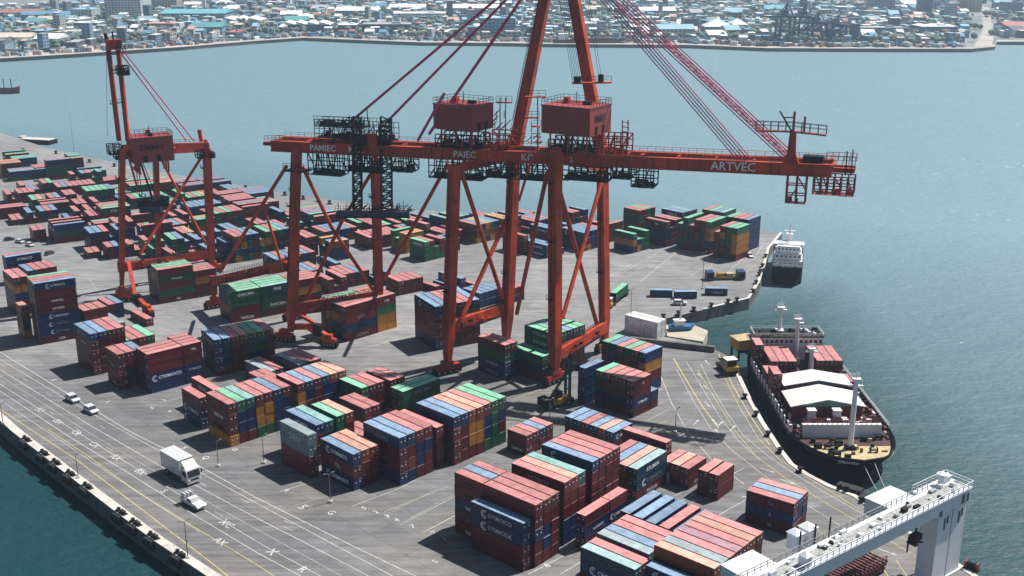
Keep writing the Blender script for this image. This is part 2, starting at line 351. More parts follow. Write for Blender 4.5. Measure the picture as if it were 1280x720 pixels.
# black rubber fenders with bollards on the near quay
fend_px = [(30, 552), (52, 569), (67, 582), (85, 596), (106, 612), (148, 643), (166, 657), (188, 674), (222, 697)]
def along(edge, x):
    for a, b in zip(edge[:-1], edge[1:]):
        lo, hi = sorted((a[0], b[0]))
        if lo <= x <= hi and a[0] != b[0]:
            t = (x - a[0]) / (b[0] - a[0]); return (x, a[1] + t * (b[1] - a[1]))
ORD = ['first', 'second', 'third', 'fourth', 'fifth', 'sixth', 'seventh', 'eighth', 'ninth', 'tenth', 'eleventh', 'twelfth', 'thirteenth', 'fourteenth', 'fifteenth', 'sixteenth', 'seventeenth', 'eighteenth', 'nineteenth', 'twentieth']
for i, (x, y) in enumerate(fend_px):
    p = P(*along(edge_left, x)); t = empty('quay_fender', (p.x, p.y, 0), R_(-43), '%s black rubber fender from the left on the near quay edge' % ORD[i], 'fender', 'fenders on the near quay edge')
    b = MB(); b.box(-1.5, 1.5, -0.8, 0.1, -1.8, 0.1); b.box(-1.7, 1.7, -1.0, -0.8, -1.5, -0.2); b.build('fender_panel', M_BLACK, t, off=(0, 0, 0))
    b = MB()
    for sx in (-1.1, 0.3, 1.2): b.tube((sx, 0.7, 0.2), (sx, 0.7, 0.75), 0.28, 8); b.tube((sx, 0.7, 0.75), (sx, 0.7, 1.0), 0.45, 8)
    b.box(-1.9, 1.9, 0.2, 1.3, 0.2, 0.35); b.build('bollard', M_BLACK, t, off=(0, 0, 0))
def strokes(name, lines, m, z=0.006):
    s = MB()
    for pts, wd in lines:
        q = [P(*p, z) if len(p) == 2 else Vector(p) for p in pts]
        for a, b in zip(q[:-1], q[1:]):
            d = (b - a).normalized(); nn = Vector((-d.y, d.x, 0)) * wd * .42
            s.add([a - nn, b - nn, b + nn, a + nn], [(0, 1, 2, 3)])
    return tag(s.build(name, m), kind='structure')
def offs(pts, dx, dy): return [(x + dx, y + dy) for x, y in pts]
white = [
 ([(0, 440), (60, 477), (160, 538), (246, 581), (320, 622), (440, 682), (530, 725)], .22),
 ([(0, 449), (80, 497), (172, 549), (260, 596), (330, 634), (420, 682), (500, 725)], .18),
 ([(0, 462), (110, 530), (210, 588), (320, 647), (400, 688), (470, 725)], .2),
 ([(0, 480), (60, 518), (140, 567), (203, 605), (260, 640), (330, 682), (410, 725)], .18),
 ([(0, 489), (90, 548), (165, 594), (250, 648), (320, 690), (385, 725)], .2),
 ([(0, 470), (110, 540), (210, 599), (300, 650), (436, 725)], .1),
 ([(0, 500), (70, 547), (140, 594), (190, 627), (250, 665)], .14),
 # right hand road
 ([(826, 470), (840, 505), (860, 540), (890, 575), (930, 605)], .2),
 ([(846, 462), (866, 500), (888, 535), (915, 563), (960, 598), (1010, 632), (1080, 675)], .16),
 ([(876, 455), (890, 484), (908, 515), (930, 545), (960, 570), (1000, 597), (1060, 632), (1130, 672), (1200, 712)], .16),
 ([(858, 452), (880, 488), (899, 520), (922, 550), (950, 575)], .14),
 # yard bay lines
 ([(350, 614), (400, 600), (440, 588)], .18), ([(368, 632), (478, 600)], .1),
 ([(500, 656), (560, 625), (600, 600)], .16), ([(528, 666), (590, 633)], .16), ([(440, 633), (500, 610), (560, 578)], .16),
 ([(660, 718), (700, 697), (740, 676)], .2), ([(700, 718), (735, 697), (760, 682)], .2),
 ([(888, 650), (945, 617)], .18), ([(902, 662), (944, 640)], .18), ([(850, 627), (930, 585)], .18), ([(843, 620), (880, 600)], .18),
 ([(780, 510), (830, 484)], .16), ([(790, 521), (838, 498)], .14), ([(810, 525), (836, 512)], .14),
 ([(470, 415), (560, 389), (640, 372)], .16), ([(440, 425), (540, 398)], .12), ([(560, 455), (640, 432)], .16), ([(600, 470), (660, 448)], .14),
 ([(315, 395), (360, 382)], .12), ([(200, 391), (262, 374)], .12), ([(230, 397), (262, 390)], .12), ([(280, 405), (355, 384)], .14), ([(310, 410), (380, 390)], .14),
 ([(160, 390), (200, 410), (262, 432)], .12), ([(170, 400), (215, 421)], .12),
 ([(380, 442), (470, 418), (545, 402)], .16), ([(352, 452), (400, 440)], .14), ([(410, 447), (500, 423), (540, 414)], .14), ([(520, 440), (560, 430)], .14), ([(545, 420), (640, 398)], .12), ([(500, 372), (640, 356)], .14), ([(380, 372), (390, 371)], .12),
 ([(640, 355), (760, 372), (790, 376)], .12), ([(650, 368), (700, 372)], .12), ([(480, 335), (560, 345)], .12), ([(600, 325), (640, 331), (700, 338)], .12), ([(570, 345), (650, 335), (720, 326)], .12),
 ([(60, 330), (110, 348), (130, 372)], .12), ([(10, 322), (60, 345), (90, 372)], .12), ([(270, 525), (330, 512)], .14), ([(310, 550), (345, 541)], .14), ([(200, 503), (250, 492)], .14), ([(655, 520), (690, 508)], .14), ([(600, 545), (650, 530)], .12), ([(560, 600), (620, 577)], .12), ([(480, 640), (560, 608)], .12),
 ([(800, 352), (858, 305)], .22), ([(740, 358), (790, 330)], .2), ([(880, 340), (916, 306)], .22), ([(905, 345), (950, 303)], .22), ([(770, 345), (850, 300)], .16), ([(945, 320), (955, 303)], .2),
 ([(640, 342), (780, 346), (905, 350)], .14), ([(560, 330), (680, 318), (800, 322)], .14),
]
yel = [
 ([(0, 511), (40, 538), (95, 574), (150, 616), (210, 662), (260, 700), (290, 724)], .2),
 ([(60, 537), (110, 570), (165, 610), (240, 657), (320, 705), (350, 725)], .16),
 ([(872, 462), (898, 505), (920, 540), (945, 570), (985, 600), (1040, 633), (1120, 680), (1170, 712)], .16),
 ([(842, 448), (855, 470), (876, 505), (898, 535)], .3),
 ([(898, 442), (915, 480), (938, 520), (962, 556)], .26),
 ([(905, 470), (925, 510), (948, 548), (975, 575), (1020, 603), (1080, 640)], .16),
 ([(513, 647), (575, 614)], .1), ([(540, 660), (600, 628)], .1), ([(485, 642), (545, 612)], .1), ([(553, 671), (600, 650)], .1),
 ([(1090, 690), (1110, 720)], .2), ([(1120, 700), (1135, 722)], .16), ([(1012, 655), (1060, 690)], .14),
 ([(865, 344), (905, 318)], .16), ([(925, 348), (945, 330)], .18),
 ([(470, 432), (560, 408), (600, 398)], .14), ([(300, 398), (370, 380)], .12), ([(640, 500), (672, 488)], .14), ([(800, 540), (836, 525)], .14), ([(130, 357), (70, 352)], .1), ([(410, 390), (520, 404)], .1),
]
strokes('road_marking', white, M_LINE); strokes('road_marking', yel, M_YEL, 0.010)
# short dashed lane lines and lane symbols
rd = random.Random(5); dash = []
base = [[(0, 455), (110, 523), (210, 582), (320, 640), (470, 718)], [(0, 475), (110, 545), (200, 600), (300, 658), (400, 715)], [(300, 623), (480, 712)], [(860, 456), (905, 530), (960, 580), (1060, 645)]]
for ln in base:
    q = densify([P(*p) for p in ln], 3.0)
    for i in range(0, len(q) - 2, 5):
        if rd.random() < .8: dash.append(([tuple(q[i] + Vector((0, 0, .014))), tuple(q[i + 1] + Vector((0, 0, .014)))], .14))
strokes('lane_dash', dash, M_LINE)
def ground_text(items, name='painted_bay_number'):
    s = MB(); me_all = []
    for ch, px, py, size, rz in items:
        me = text_mesh(ch, size * .62, M_LINE, 0.0, 0.02); p = P(px, py, 0.018)
        vs = [v.co for v in me.vertices]; c, sn = math.cos(R_(rz)), math.sin(R_(rz))
        s.add([(p.x + v.x * c - v.y * sn, p.y + v.x * sn + v.y * c, 0.018) for v in vs], [tuple(f.vertices) for f in me.polygons if f.normal.z > 0.5 or True])
    return tag(s.build(name, M_LINE), kind='structure')
it = [('5', 455, 635, 3.2, 40), ('2', 470, 640, 3.2, 40), ('3', 484, 645, 3.2, 40), ('4', 496, 650, 3.2, 40), ('7', 516, 658, 3.6, 40), ('T', 543, 666, 3.6, 40), ('1', 556, 674, 3.2, 40),
      ('5', 544, 702, 3.2, 40), ('G', 414, 641, 4, -45), ('5', 378, 634, 5, -45), ('4', 358, 613, 3, -45), ('X', 340, 690, 5, -45), ('R', 378, 712, 4.5, -45),
      ('BX', 175, 590, 4.2, -45), ('RX', 145, 572, 4.2, -45), ('CX', 118, 556, 4.2, -45), ('CR', 95, 541, 4, -45), ('OX', 72, 527, 4, -45), ('SO', 50, 513, 4, -45), ('S', 205, 614, 4, -45), ('XC', 283, 655, 4.5, -45), ('AX', 275, 677, 4, -45),
      ('5', 67, 475, 3.6, -45), ('5', 135, 502, 3, -45), ('5', 230, 560, 4, -45), ('Q', 257, 572, 3.5, -45), ('D', 294, 562, 3, 40), ('2', 932, 622, 3.4, 40), ('8', 684, 707, 3.4, 40),
      ('5', 322, 508, 3, 40), ('2', 205, 500, 3, 40), ('5', 190, 510, 3, 40), ('4', 212, 514, 3, 40)]
ground_text(it)
arrow = MB()
def add_arrow(px, py, rz, L=4.0):
    p = P(px, py, 0.02); c, sn = math.cos(R_(rz)), math.sin(R_(rz))
    pts = [(-L / 2, -.12), (L * .2, -.12), (L * .2, -.45), (L / 2, 0), (L * .2, .45), (L * .2, .12), (-L / 2, .12)]
    arrow.add([(p.x + x * c - y * sn, p.y + x * sn + y * c, .02) for x, y in pts], [tuple(range(7))])
for a in [(884, 453, 100), (875, 470, 100), (882, 484, 100), (884, 505, -80), (893, 527, 100), (897, 540, 100), (900, 530, 60), (870, 528, 60), (916, 535, 60), (960, 588, -40), (985, 602, -40), (1000, 614, 140), (1110, 690, -40), (1125, 655, 140)]: add_arrow(*a)
tag(arrow.build('lane_arrow', M_LINE), kind='structure')

# ------------------------------------------------------------------ containers
TH, CW = 2.6, 2.44
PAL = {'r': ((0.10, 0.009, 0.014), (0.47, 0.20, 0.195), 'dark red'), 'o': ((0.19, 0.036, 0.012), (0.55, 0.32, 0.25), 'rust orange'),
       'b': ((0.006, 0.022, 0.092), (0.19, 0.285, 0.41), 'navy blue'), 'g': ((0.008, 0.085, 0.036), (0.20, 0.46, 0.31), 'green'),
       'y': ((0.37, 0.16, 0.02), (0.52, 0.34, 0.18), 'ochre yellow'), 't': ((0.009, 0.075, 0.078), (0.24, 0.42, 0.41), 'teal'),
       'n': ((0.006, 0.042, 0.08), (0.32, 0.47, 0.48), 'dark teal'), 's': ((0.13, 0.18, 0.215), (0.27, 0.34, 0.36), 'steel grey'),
       'w': ((0.62, 0.64, 0.66), (0.62, 0.62, 0.6), 'white'), 'p': ((0.07, 0.012, 0.034), (0.33, 0.19, 0.24), 'plum')}  # dark wall colour, then a paler roof colour with sunlight painted in
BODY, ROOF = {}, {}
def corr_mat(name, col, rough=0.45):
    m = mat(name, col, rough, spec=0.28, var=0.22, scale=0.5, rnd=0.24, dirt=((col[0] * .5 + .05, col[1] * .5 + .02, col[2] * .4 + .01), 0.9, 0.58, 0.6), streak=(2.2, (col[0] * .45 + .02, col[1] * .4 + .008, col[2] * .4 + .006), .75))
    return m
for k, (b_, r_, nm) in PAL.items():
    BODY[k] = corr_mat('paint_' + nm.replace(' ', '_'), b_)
    ROOF[k] = mat('sunlit_faded_roof_' + nm.replace(' ', '_'), r_, 0.6, var=0.2, scale=0.5, rnd=0.2, dirt=((r_[0] * .5 + .03, r_[1] * .4 + .02, r_[2] * .4 + .015), 0.7, 0.54, 0.65))  # roof tint carries the bright sun on the tops as well as faded paint
CM = {}
def cmesh(k, L, th):
    """body (corrugated walls, posts, rails), roof and door leaf meshes of one container"""
    key = (k, L, th)
    if key in CM: return CM[key]
    hx, hy = L / 2 - 0.03, CW / 2; g = 0.03
    b = MB()
    # corrugated long walls
    n = int(L / 0.56); st = (L - 0.5) / n; x = -L / 2 + .25
    for sgn in (-1, 1):
        pts = []
        for i in range(n):
            x0 = x + i * st
            pts += [(x0, 0.06), (x0 + st * .3, 0.06), (x0 + st * .5, 0.10), (x0 + st * .8, 0.10)]
        pts.append((x + n * st, 0.06)); o = len(b.v); vs = []
        for px_, d in pts: vs += [(px_, sgn * (hy - d), .16), (px_, sgn * (hy - d), th - .1)]
        fs = [((2 * i, 2 * i + 2, 2 * i + 3, 2 * i + 1) if sgn < 0 else (2 * i + 1, 2 * i + 3, 2 * i + 2, 2 * i)) for i in range(len(pts) - 1)]
        b.add(vs, fs)
        b.box(-hx, hx, *sorted((sgn * (hy - .12), sgn * (hy - .01))), 0.0, .16)
        b.box(-hx, hx, *sorted((sgn * (hy - .1), sgn * (hy - .01))), th - .1, th - g)
        for sx in (-1, 1): b.box(*sorted((sx * (hx - .16), sx * hx)), *sorted((sgn * (hy - .16), sgn * hy)), 0.0, th - g)
    b.box(-hx, hx, -hy + .05, hy - .05, 0.02, .14)
    b.box(-hx + .06, -hx + .1, -hy + .1, hy - .1, 0.1, th - .1)
    body = b.mesh('body', defm=BODY[k])
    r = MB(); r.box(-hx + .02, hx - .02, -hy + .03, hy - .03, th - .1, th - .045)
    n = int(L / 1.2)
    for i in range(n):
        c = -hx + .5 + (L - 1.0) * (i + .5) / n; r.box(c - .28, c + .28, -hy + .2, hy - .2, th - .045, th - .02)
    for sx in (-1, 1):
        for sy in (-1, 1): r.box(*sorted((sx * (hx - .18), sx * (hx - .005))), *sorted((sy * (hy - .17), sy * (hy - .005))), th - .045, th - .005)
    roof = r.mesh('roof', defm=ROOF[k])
    d = MB()
    for sy in (-1, 1):
        d.box(hx - .1, hx - .03, *sorted((sy * .01, sy * (hy - .13))), .12, th - .12, BODY[k])
        for q in (.28, .85):
            d.box(hx - .03, hx + .01, sy * q * (hy - .1) - .02, sy * q * (hy - .1) + .02, .1, th - .1, M_STEEL)
        d.box(hx - .03, hx - .012, *sorted((sy * .42, sy * .72)), th * .55, th * .55 + .22, M_WHITEL)
    d.box(hx - .03, hx - .012, .25, .95, th * .8, th * .8 + .13, M_WHITEL)
    for zz in (.35, th - .35):
        d.box(hx - .03, hx + .015, -hy + .2, hy - .2, zz - .03, zz + .03, BODY[k])
    door = d.mesh('door', defm=BODY[k])
    CM[key] = (body, roof, door); return CM[key]

CONT = []      # every container: dict
FOOT = []      # placed stack footprints for the overlap test
def obb(c, ux, L, W):
    uy = (-ux[1], ux[0]); return [(c[0] + ux[0] * a * L / 2 + uy[0] * b * W / 2, c[1] + ux[1] * a * L / 2 + uy[1] * b * W / 2) for a, b in ((-1, -1), (1, -1), (1, 1), (-1, 1))]
def sat(A, B):
    for P_ in (A, B):
        for i in range(4):
            ex = P_[(i + 1) % 4][0] - P_[i][0]; ey = P_[(i + 1) % 4][1] - P_[i][1]
            n_ = (-ey, ex); a = [n_[0] * p[0] + n_[1] * p[1] for p in A]; b = [n_[0] * p[0] + n_[1] * p[1] for p in B]
            if max(a) <= min(b) or max(b) <= min(a): return False
    return True
SKIP = []
def G(block, orient, px, py, rows, lens=(12.2,), th=TH, vb=None, gap=0.12, t=None, base=0.0, text=1, guard=True):
    if isinstance(lens, (int, float)): lens = (lens,)
    t = t or len(rows[0].split('|')[0])
    if vb is None: vb = 50 - (px - 50) * 0.0135
    vb = R_(vb); U = Vector((math.cos(vb), -math.sin(vb), 0)); V = Vector((math.sin(vb), math.cos(vb), 0))
    N = P(px, py, base + t * th); N.z = base
    lx, ly = (U, V) if orient == 'L' else (V, -U)
    ang = math.atan2(lx.y, lx.x)
    for r, row in enumerate(rows):
        cols = row.split('|'); s = 0.0
        for bi, (st, L) in enumerate(zip(cols, lens)):
            if orient == 'L': c = N + V * (r * (CW + gap) + CW / 2) - U * (s + L / 2)
            else: c = N - U * (r * (CW + gap) + CW / 2) + V * (s + L / 2)
            s += L + .25
            if not st.strip(): continue
            fp = obb((c.x, c.y), (lx.x, lx.y), L - .3, CW - .25)
            if guard and any(sat(fp, q) for q, cc in FOOT if (cc - c).length < 25):
                SKIP.append((block, r, bi)); continue
            FOOT.append((fp, c.copy()))
            jx = random.Random(hash((round(px), round(py), r, bi)) & 0xffff)
            for k, ch in enumerate(st):
                sh = jx.uniform(-.06, .06)
                CONT.append(dict(c=Vector((c.x, c.y, base + k * (th + .015))) + lx * sh, ang=ang, L=L, th=th, k=ch, block=block, r=r, nr=len(rows), b=bi, nb=len(lens), t=k, nt=len(st), orient=orient, text=text, lx=lx, ly=ly))
def AUTO(block, orient, px, py, n, t, lens=(12.2,), seed=0, pal='rrrrrrbbbbggyon', **kw):
    rr = random.Random(seed * 7919 + int(px * 13 + py * 101)); rows = []
    nb = 1 if isinstance(lens, (int, float)) else len(lens)
    for r in range(n):
        cs = []
        for b in range(nb):
            h = t if (r == 0 or rr.random() < .72) else max(1, t - 1)
            cs.append(''.join(rr.choice(pal) for _ in range(h)))
        rows.append('|'.join(cs))
    G(block, orient, px, py, rows, lens, t=t, **kw)
# near yard, left to right.  rows of letters are the tiers of a stack, bottom to top
G('tall block at left edge', 'R', 41.6, 355.5, ['rbbbrrrb', 'rbbbrrrr', 'rrbbrrrr', 'rrrrbrrg'], 12.2, th=2.42, vb=56)
G('left edge blue wall', 'R', 7, 322, ['rrbb', 'rrbr'], vb=52)
G('behind left edge tower', 'L', 34, 339, ['rrb', 'rrr', 'rrr', 'bbr'], 10.5)
G('left frame edge', 'L', 15.7, 348, ['rrbyr', 'rrbyr'], vb=52)
G('orange stack at left edge', 'L', 26, 384, ['ybro', 'ybrg'], 6.06)
G('beside left edge tower', 'L', 94, 391, ['rrb', 'rrr', 'rrr', 'brr'], 7.6)
G('pair near left crane bogie', 'L', 135.5, 381, ['br', 'bb'], 9.5)
G('three beside crane road', 'L', 137, 406.5, ['r', 's'], 12.2)
G('three beside crane road', 'L', 163, 403.5, ['', '', 'r'], 12.2, t=1, guard=False)
G('low green row by road', 'L', 152.6, 427, ['gg', 'rr', 'rr', 'rg'], 12.2)
G('dark stack by left road', 'L', 112, 418, ['rrrrb', 'rrrrb', 'rrrrr', 'rrbrr'], 12.2, th=2.5)
G('dark stack by left road', 'L', 94.5, 421, ['rbrr'], 6.06, th=2.5)
G('red tower left of blue block', 'L', 146, 443.5, ['rrrr', 'rbrr', 'rrrb'], 8.2)
G('blue block by two cars', 'L', 168.5, 446.5, ['brbb'], 8.4, th=2.85)
G('pink topped long block', 'R', 184, 443.5, ['bbrr|bbrr', 'rbrr|rrrr', 'rrrr|rbrr', 'rrrr|rrrr'], (10.2, 5.4), th=2.85)
G('green striped block', 'R', 237, 431.6, ['rygr', 'rbyr', 'rrrr', 'rrrr'], 9.0, th=2.85)
G('row behind striped block', 'L', 267, 425.5, ['rbbb', 'rbbb', 'rrrr', 'rrro', 'rbgg', 'rbgg', 'rrrr'], 11.0, th=2.7, vb=57)
G('single row by road', 'L', 267, 488, ['rrr'], 12.2)
G('block left of box truck', 'L', 248.7, 498, ['bbr'], 9.4, th=2.9)
G('block above box truck', 'L', 284.8, 506, ['yrrr', 'rbbg', 'rbbt', 'gyyr', 'gyyr', 'bbbb', 'rbbr'], 10.6, th=2.8, vb=46)
G('single row behind truck block', 'L', 341, 481, ['rrr', 'rrr'], 12.2)
G('grey row by crane road', 'L', 335, 465, ['rs', 'rr'], 12.2)
G('grey row by crane road', 'L', 363.5, 459, ['', 'rs', 'rr', 'rr'], 12.2, t=2)
G('striped mid yard block', 'L', 371.6, 481, ['ryyr', 'rrbb', 'rrrr', 'bbbb', 'bbbo', 'bbro'], 9.8)
G('green fronted mid block', 'L', 451.7, 485.5, ['rgg', 'rrr', 'rrr'], 9.4, th=2.8)
G('red pair by crane foot', 'L', 487.8, 476, ['rrr', 'rrr'], 10)
G('green pair by crane bogie', 'R', 504, 490, ['rgg', 'rrg'], 12.8)
G('grey fronted stack', 'L', 385, 544.7, ['rrss'], 11.6, th=2.7)
G('purple and teal stack', 'L', 395, 532, ['rrrb', 'rrbt'], 12.6, th=2.6)
G('all green stack', 'L', 421, 521, ['gggg', 'rrro'], 10.4, th=2.7)
G('maroon low stack', 'L', 455.6, 511.4, ['rrr', 'rrr'], 10.4)
G('hidden red low pair', 'L', 452, 545, ['rr', 'rr'], 8)
G('blue fronted stack', 'L', 440.7, 568.3, ['brb', 'rro', 'rro'], 12.2, th=3.0)
G('tall blue fronted stack', 'L', 498.8, 548, ['brrb', 'borb', 'rbbr', 'rrbr'], 12.8, th=2.95)
G('shadowed pink stack', 'L', 545, 535, ['rrrr'], 13.7)
G('green low tier', 'R', 529, 557.5, ['rgy|rg'], (5.2, 6.4), th=2.7, text=0)
G('big blue central block', 'L', 567, 522.4, ['rrrb', 'rrrb', 'ryyo', 'ryyo', 'gbbr', 'gggg', 'grbg'], 13.0, th=3.05)
G('big pink foreground block', 'L', 669.3, 632, ['rrbrr|rrbrr', 'rbbrr|rrbrb', 'rrrrr|rrrrr'], (13.7, 7.8), th=2.75, vb=41)
G('raised pink block', 'L', 705.4, 603.8, ['bbrrr', 'bbrro', 'bbrrt'], 13.9, th=2.85, vb=40, gap=.04)
G('small red group by blue block', 'L', 658, 545, ['rr', 'rr', 'rb', 'rr'], 6.06, th=2.7, vb=41)
G('highest pink block', 'L', 731.5, 583.6, ['ryrrrr', 'rrrrrb', 'ryrrrr', 'rrrrrr', 'rrrrrr'], 13.4, th=2.52, vb=40)
G('front blue stack', 'L', 654, 655, ['rrbb'], 13.9, th=2.65, vb=41)
G('banded block mid foreground', 'R', 732, 645.5, ['rbr|rbr', 'rbr|rbr'], (8.6, 6.06), th=2.55, vb=40)
G('teal topped stack', 'R', 796.5, 587, ['rnn', 'rro', 'rbb', 'rbr'], 12.2, th=2.7, vb=40)
G('short blue row', 'R', 767.5, 541, ['rb', 'ro', 'rb', 'rr', 'rb', 'rb'], 7.6, vb=42)
G('long red by road', 'L', 833, 554, ['rrr'], 12.2, vb=40)
G('red pair with white front', 'R', 861.7, 586.3, ['rr', 'ro', 'wr'], 7.6, vb=40)
G('tall red pair', 'R', 898.5, 594.5, ['rr', 'rr'], 7.2, th=3.1, gap=.3, vb=39)
G('lone block near white gantry', 'L', 993, 630.5, ['rbr', 'rbb', 'rbr'], 10.6, th=2.5, vb=36)
G('grey and lilac rooftops', 'L', 810.7, 693, ['rrs', 'rrb', 'rrr', 'rrr'], 12.2, vb=41)
G('teal corner stack', 'L', 793.4, 712.5, ['rbn', 'rrr'], 12.6, vb=41)
G('bottom edge blue', 'L', 871, 733.5, ['rrb'], 11, vb=41)
G('bottom right pink block', 'L', 893, 711.5, ['ryro', 'rbbs', 'rrrr', 'rrrp', 'rrbr', 'ryyo', 'rrrr'], 13.0, vb=41)
G('single red at bottom right', 'R', 953, 697, ['rr'], 6.06, vb=41)
G('low blue roof row', 'R', 853, 668, ['bb', 'rr', 'bb', 'bb', 'rb'], 12.0, gap=.75, vb=41)
G('stack by reach stacker', 'R', 792.6, 477.5, ['rbrr|rb', 'rbrr|rr', 'rbrr', 'rbrr', 'rbrg'], (7.6, 3.0), th=2.52, vb=43)
G('navy end by reach stacker', 'R', 741, 464, ['rrbr', 'bbbb'], 8.2, vb=43)
G('block by reefer wall', 'R', 807.5, 442, ['bryb', 'rrrr', 'rrrg', 'rrrr', 'rrbb', 'rrrg'], 7.6, th=2.95, vb=43)
G('green block under crane', 'L', 678, 446, ['rbg', 'ybg', 'rrbgg', 'rrrgg', 'rbbbb', 'rrrbg', 'rrbrg'], 12.0, vb=45, t=3)
G('green banded under crane', 'L', 631, 432, ['bbgr', 'bbgr', 'rrgr', 'rrrr'], 11.0, vb=45)
G('navy tower mid yard', 'L', 543.7, 383.7, ['brrrb', 'brrrb', 'grrrr', 'rrrrr', 'rrrrr', 'rrrrb'], 14.5, th=2.8, vb=60)
G('block behind crane beam', 'R', 431, 384, ['rbrr|yygr', 'bbyr|rrrr', 'bbyg|rrrr', 'rryg|rrrr', 'rrrg|rrrr'], (12.2, 7.6), th=2.85)
G('blue and yellow banded block', 'R', 287, 366, ['rrgg|rggt|rryr', 'rybg|rrgg|rrrr', 'rybg|rrgg|ryrr', 'rybg|rrrg|rrrr'], (10.5, 10.5, 10.5), vb=55)
G('green striped under left crane', 'R', 197, 338, ['rgrgr|rryr', 'bbbyg|rrrr', 'rrbyg|rrrr', 'rrrrs|rrrs', 'rrrrr|rrrr'], (12.2, 7.6), th=2.4, vb=56)
# far yard
D = [('R', 7, 193.5, 3, 2, (12.2,), 'gggtr'), ('R', 16, 199, 2, 2, (12.2,), 'bgt'), ('R', 1, 205, 3, 3, (10,), 'oyyr'), ('R', 12, 215, 4, 2, (12.2, 12.2), 'brbrt'),
     ('R', 57, 201, 5, 4, (12.2, 6.1), 'ggtbrg'), ('L', 88, 218, 4, 3, (9,), 'rbtgr'), ('R', 102, 215, 3, 2, (12.2,), 'tgbr'), ('R', 128, 226, 2, 1, (12.2,), 'rr'),
     ('L', 72, 234, 5, 2, (12.2,), 'rrrrb'), ('L', 108, 239, 6, 3, (12.2,), 'rbrgt'), ('R', 129, 236, 4, 3, (12.2, 12.2, 8), 'ggrro'), ('R', -5, 261, 2, 2, (12.2,), 'r'),
     ('L', 40, 250, 4, 2, (12.2,), 'bbrog'), ('L', 34, 266, 3, 2, (12.2,), 'rrb'), ('L', 51, 270, 3, 2, (12.2,), 'bbr'), ('R', 53, 257, 4, 2, (12.2,), 'gbr'),
     ('L', 78, 266, 3, 2, (12.2,), 'rr'), ('R', 90, 264, 3, 2, (12.2,), 'gr'), ('R', 83, 273, 3, 1, (12.2,), 'rg'), ('R', 127, 261, 5, 3, (12.2,), 'ggrr'),
     ('L', 112, 270, 3, 2, (12.2,), 'rbr'), ('R', 67, 282, 4, 3, (12.2,), 'rgbbg'), ('L', 41, 288, 3, 2, (9,), 'rr'), ('L', 112, 291.5, 3, 3, (12.2,), 'bbr'),
     ('R', 118, 280, 4, 2, (12.2,), 'grro'), ('L', 128, 281, 3, 3, (12.2,), 'rbb'), ('L', 134, 309, 3, 2, (9,), 'rrb'), ('L', 145, 289, 4, 2, (9,), 'ggr'),
     ('L', 146, 305, 3, 2, (9,), 'rr'), ('R', 165, 269, 3, 2, (12.2,), 'rr'), ('L', 163, 284, 3, 2, (12.2,), 'rrt'), ('R', 178, 282, 5, 3, (12.2,), 'rbbrn'),
     ('L', 181, 304, 4, 3, (12.2,), 'gygb'), ('L', 237, 259, 4, 2, (12.2,), 'bb'), ('L', 252, 257, 4, 3, (12.2,), 'bgrb'), ('R', 304, 259, 7, 3, (12.2,), 'rbbr'),
     ('R', 246, 275, 2, 3, (8,), 'gyg'), ('R', 228, 233, 4, 2, (12.2, 12.2), 'bbpr'), ('L', 235, 247, 5, 1, (12.2, 12.2), 'rbyg'), ('R', 280, 247, 4, 2, (12.2, 12.2), 'rrb'),
     ('R', 333, 253, 3, 2, (6.1,), 'rgr'), ('L', 362, 270, 3, 1, (12.2,), 'rr'), ('L', 345, 283, 4, 2, (12.2,), 'grr'), ('L', 293, 296, 8, 4, (12.2,), 'brgrtyr'),
     ('L', 281, 303, 2, 3, (9,), 'bb'), ('L', 230, 302, 4, 2, (12.2,), 'bbr'), ('L', 232, 311, 3, 2, (12.2,), 'brb'), ('L', 352, 302, 4, 3, (12.2,), 'bbrr'),
     ('R', 394, 271, 6, 3, (12.2,), 'grrb'), ('R', 413, 303, 7, 3, (8,), 'ryboyg'), ('L', 461, 297, 8, 2, (12.2,), 'rrbrr'), ('R', 508, 293, 4, 3, (9,), 'yygr'),
     ('L', 531, 303, 3, 3, (9.5,), 'grg'), ('L', 557, 301, 2, 2, (9,), 'bb'), ('L', 556, 292, 3, 2, (12.2,), 'rr'), ('L', 560, 274, 5, 3, (12.2,), 'bbt'),
     ('L', 590, 283, 10, 3, (12.2,), 'rytbro'), ('L', 470, 283, 6, 2, (12.2, 12.2), 'rrgr'), ('L', 405, 290, 4, 2, (12.2,), 'bbr'), ('L', 420, 283, 3, 2, (12.2,), 'bg'),
     ('L', 430, 343, 3, 2, (12.2,), 'rrb'), ('L', 447, 349, 2, 2, (9,), 'bb'), ('L', 465, 343, 2, 2, (9,), 'bbr'), ('L', 498, 352, 3, 2, (9,), 'rr'), ('L', 410, 350, 4, 2, (12.2,), 'rrb'),
     ('L', 511, 360, 2, 2, (9,), 'bb'), ('L', 530, 353, 2, 2, (9,), 'r'), ('L', 555, 354, 3, 2, (12.2,), 'bb'), ('L', 600, 367, 3, 2, (9,), 'bb'), ('L', 622, 366, 4, 2, (9,), 'bbr'),
     ('L', 683, 307, 3, 2, (12.2,), 'bbr'), ('L', 683, 288, 5, 3, (12.2,), 'brrb'), ('L', 655, 295, 4, 3, (12.2,), 'rrby'), ('L', 668, 277, 4, 2, (12.2, 12.2), 'rrb'),
     ('L', 729, 291, 5, 3, (12.2,), 'bbrry'), ('L', 715, 266, 3, 4, (9,), 'brr'), ('L', 742, 285, 3, 2, (12.2,), 'bgr'), ('R', 763, 280, 2, 3, (8,), 'r'),
     ('L', 800, 263.5, 3, 4, (9,), 'rggr'), ('L', 792, 293, 3, 3, (10,), 'byg'), ('L', 834, 278, 4, 4, (11,), 'bbrr'), ('L', 853, 266, 3, 4, (11,), 'bbt'), ('L', 826, 272, 1, 3, (11,), 'r')]
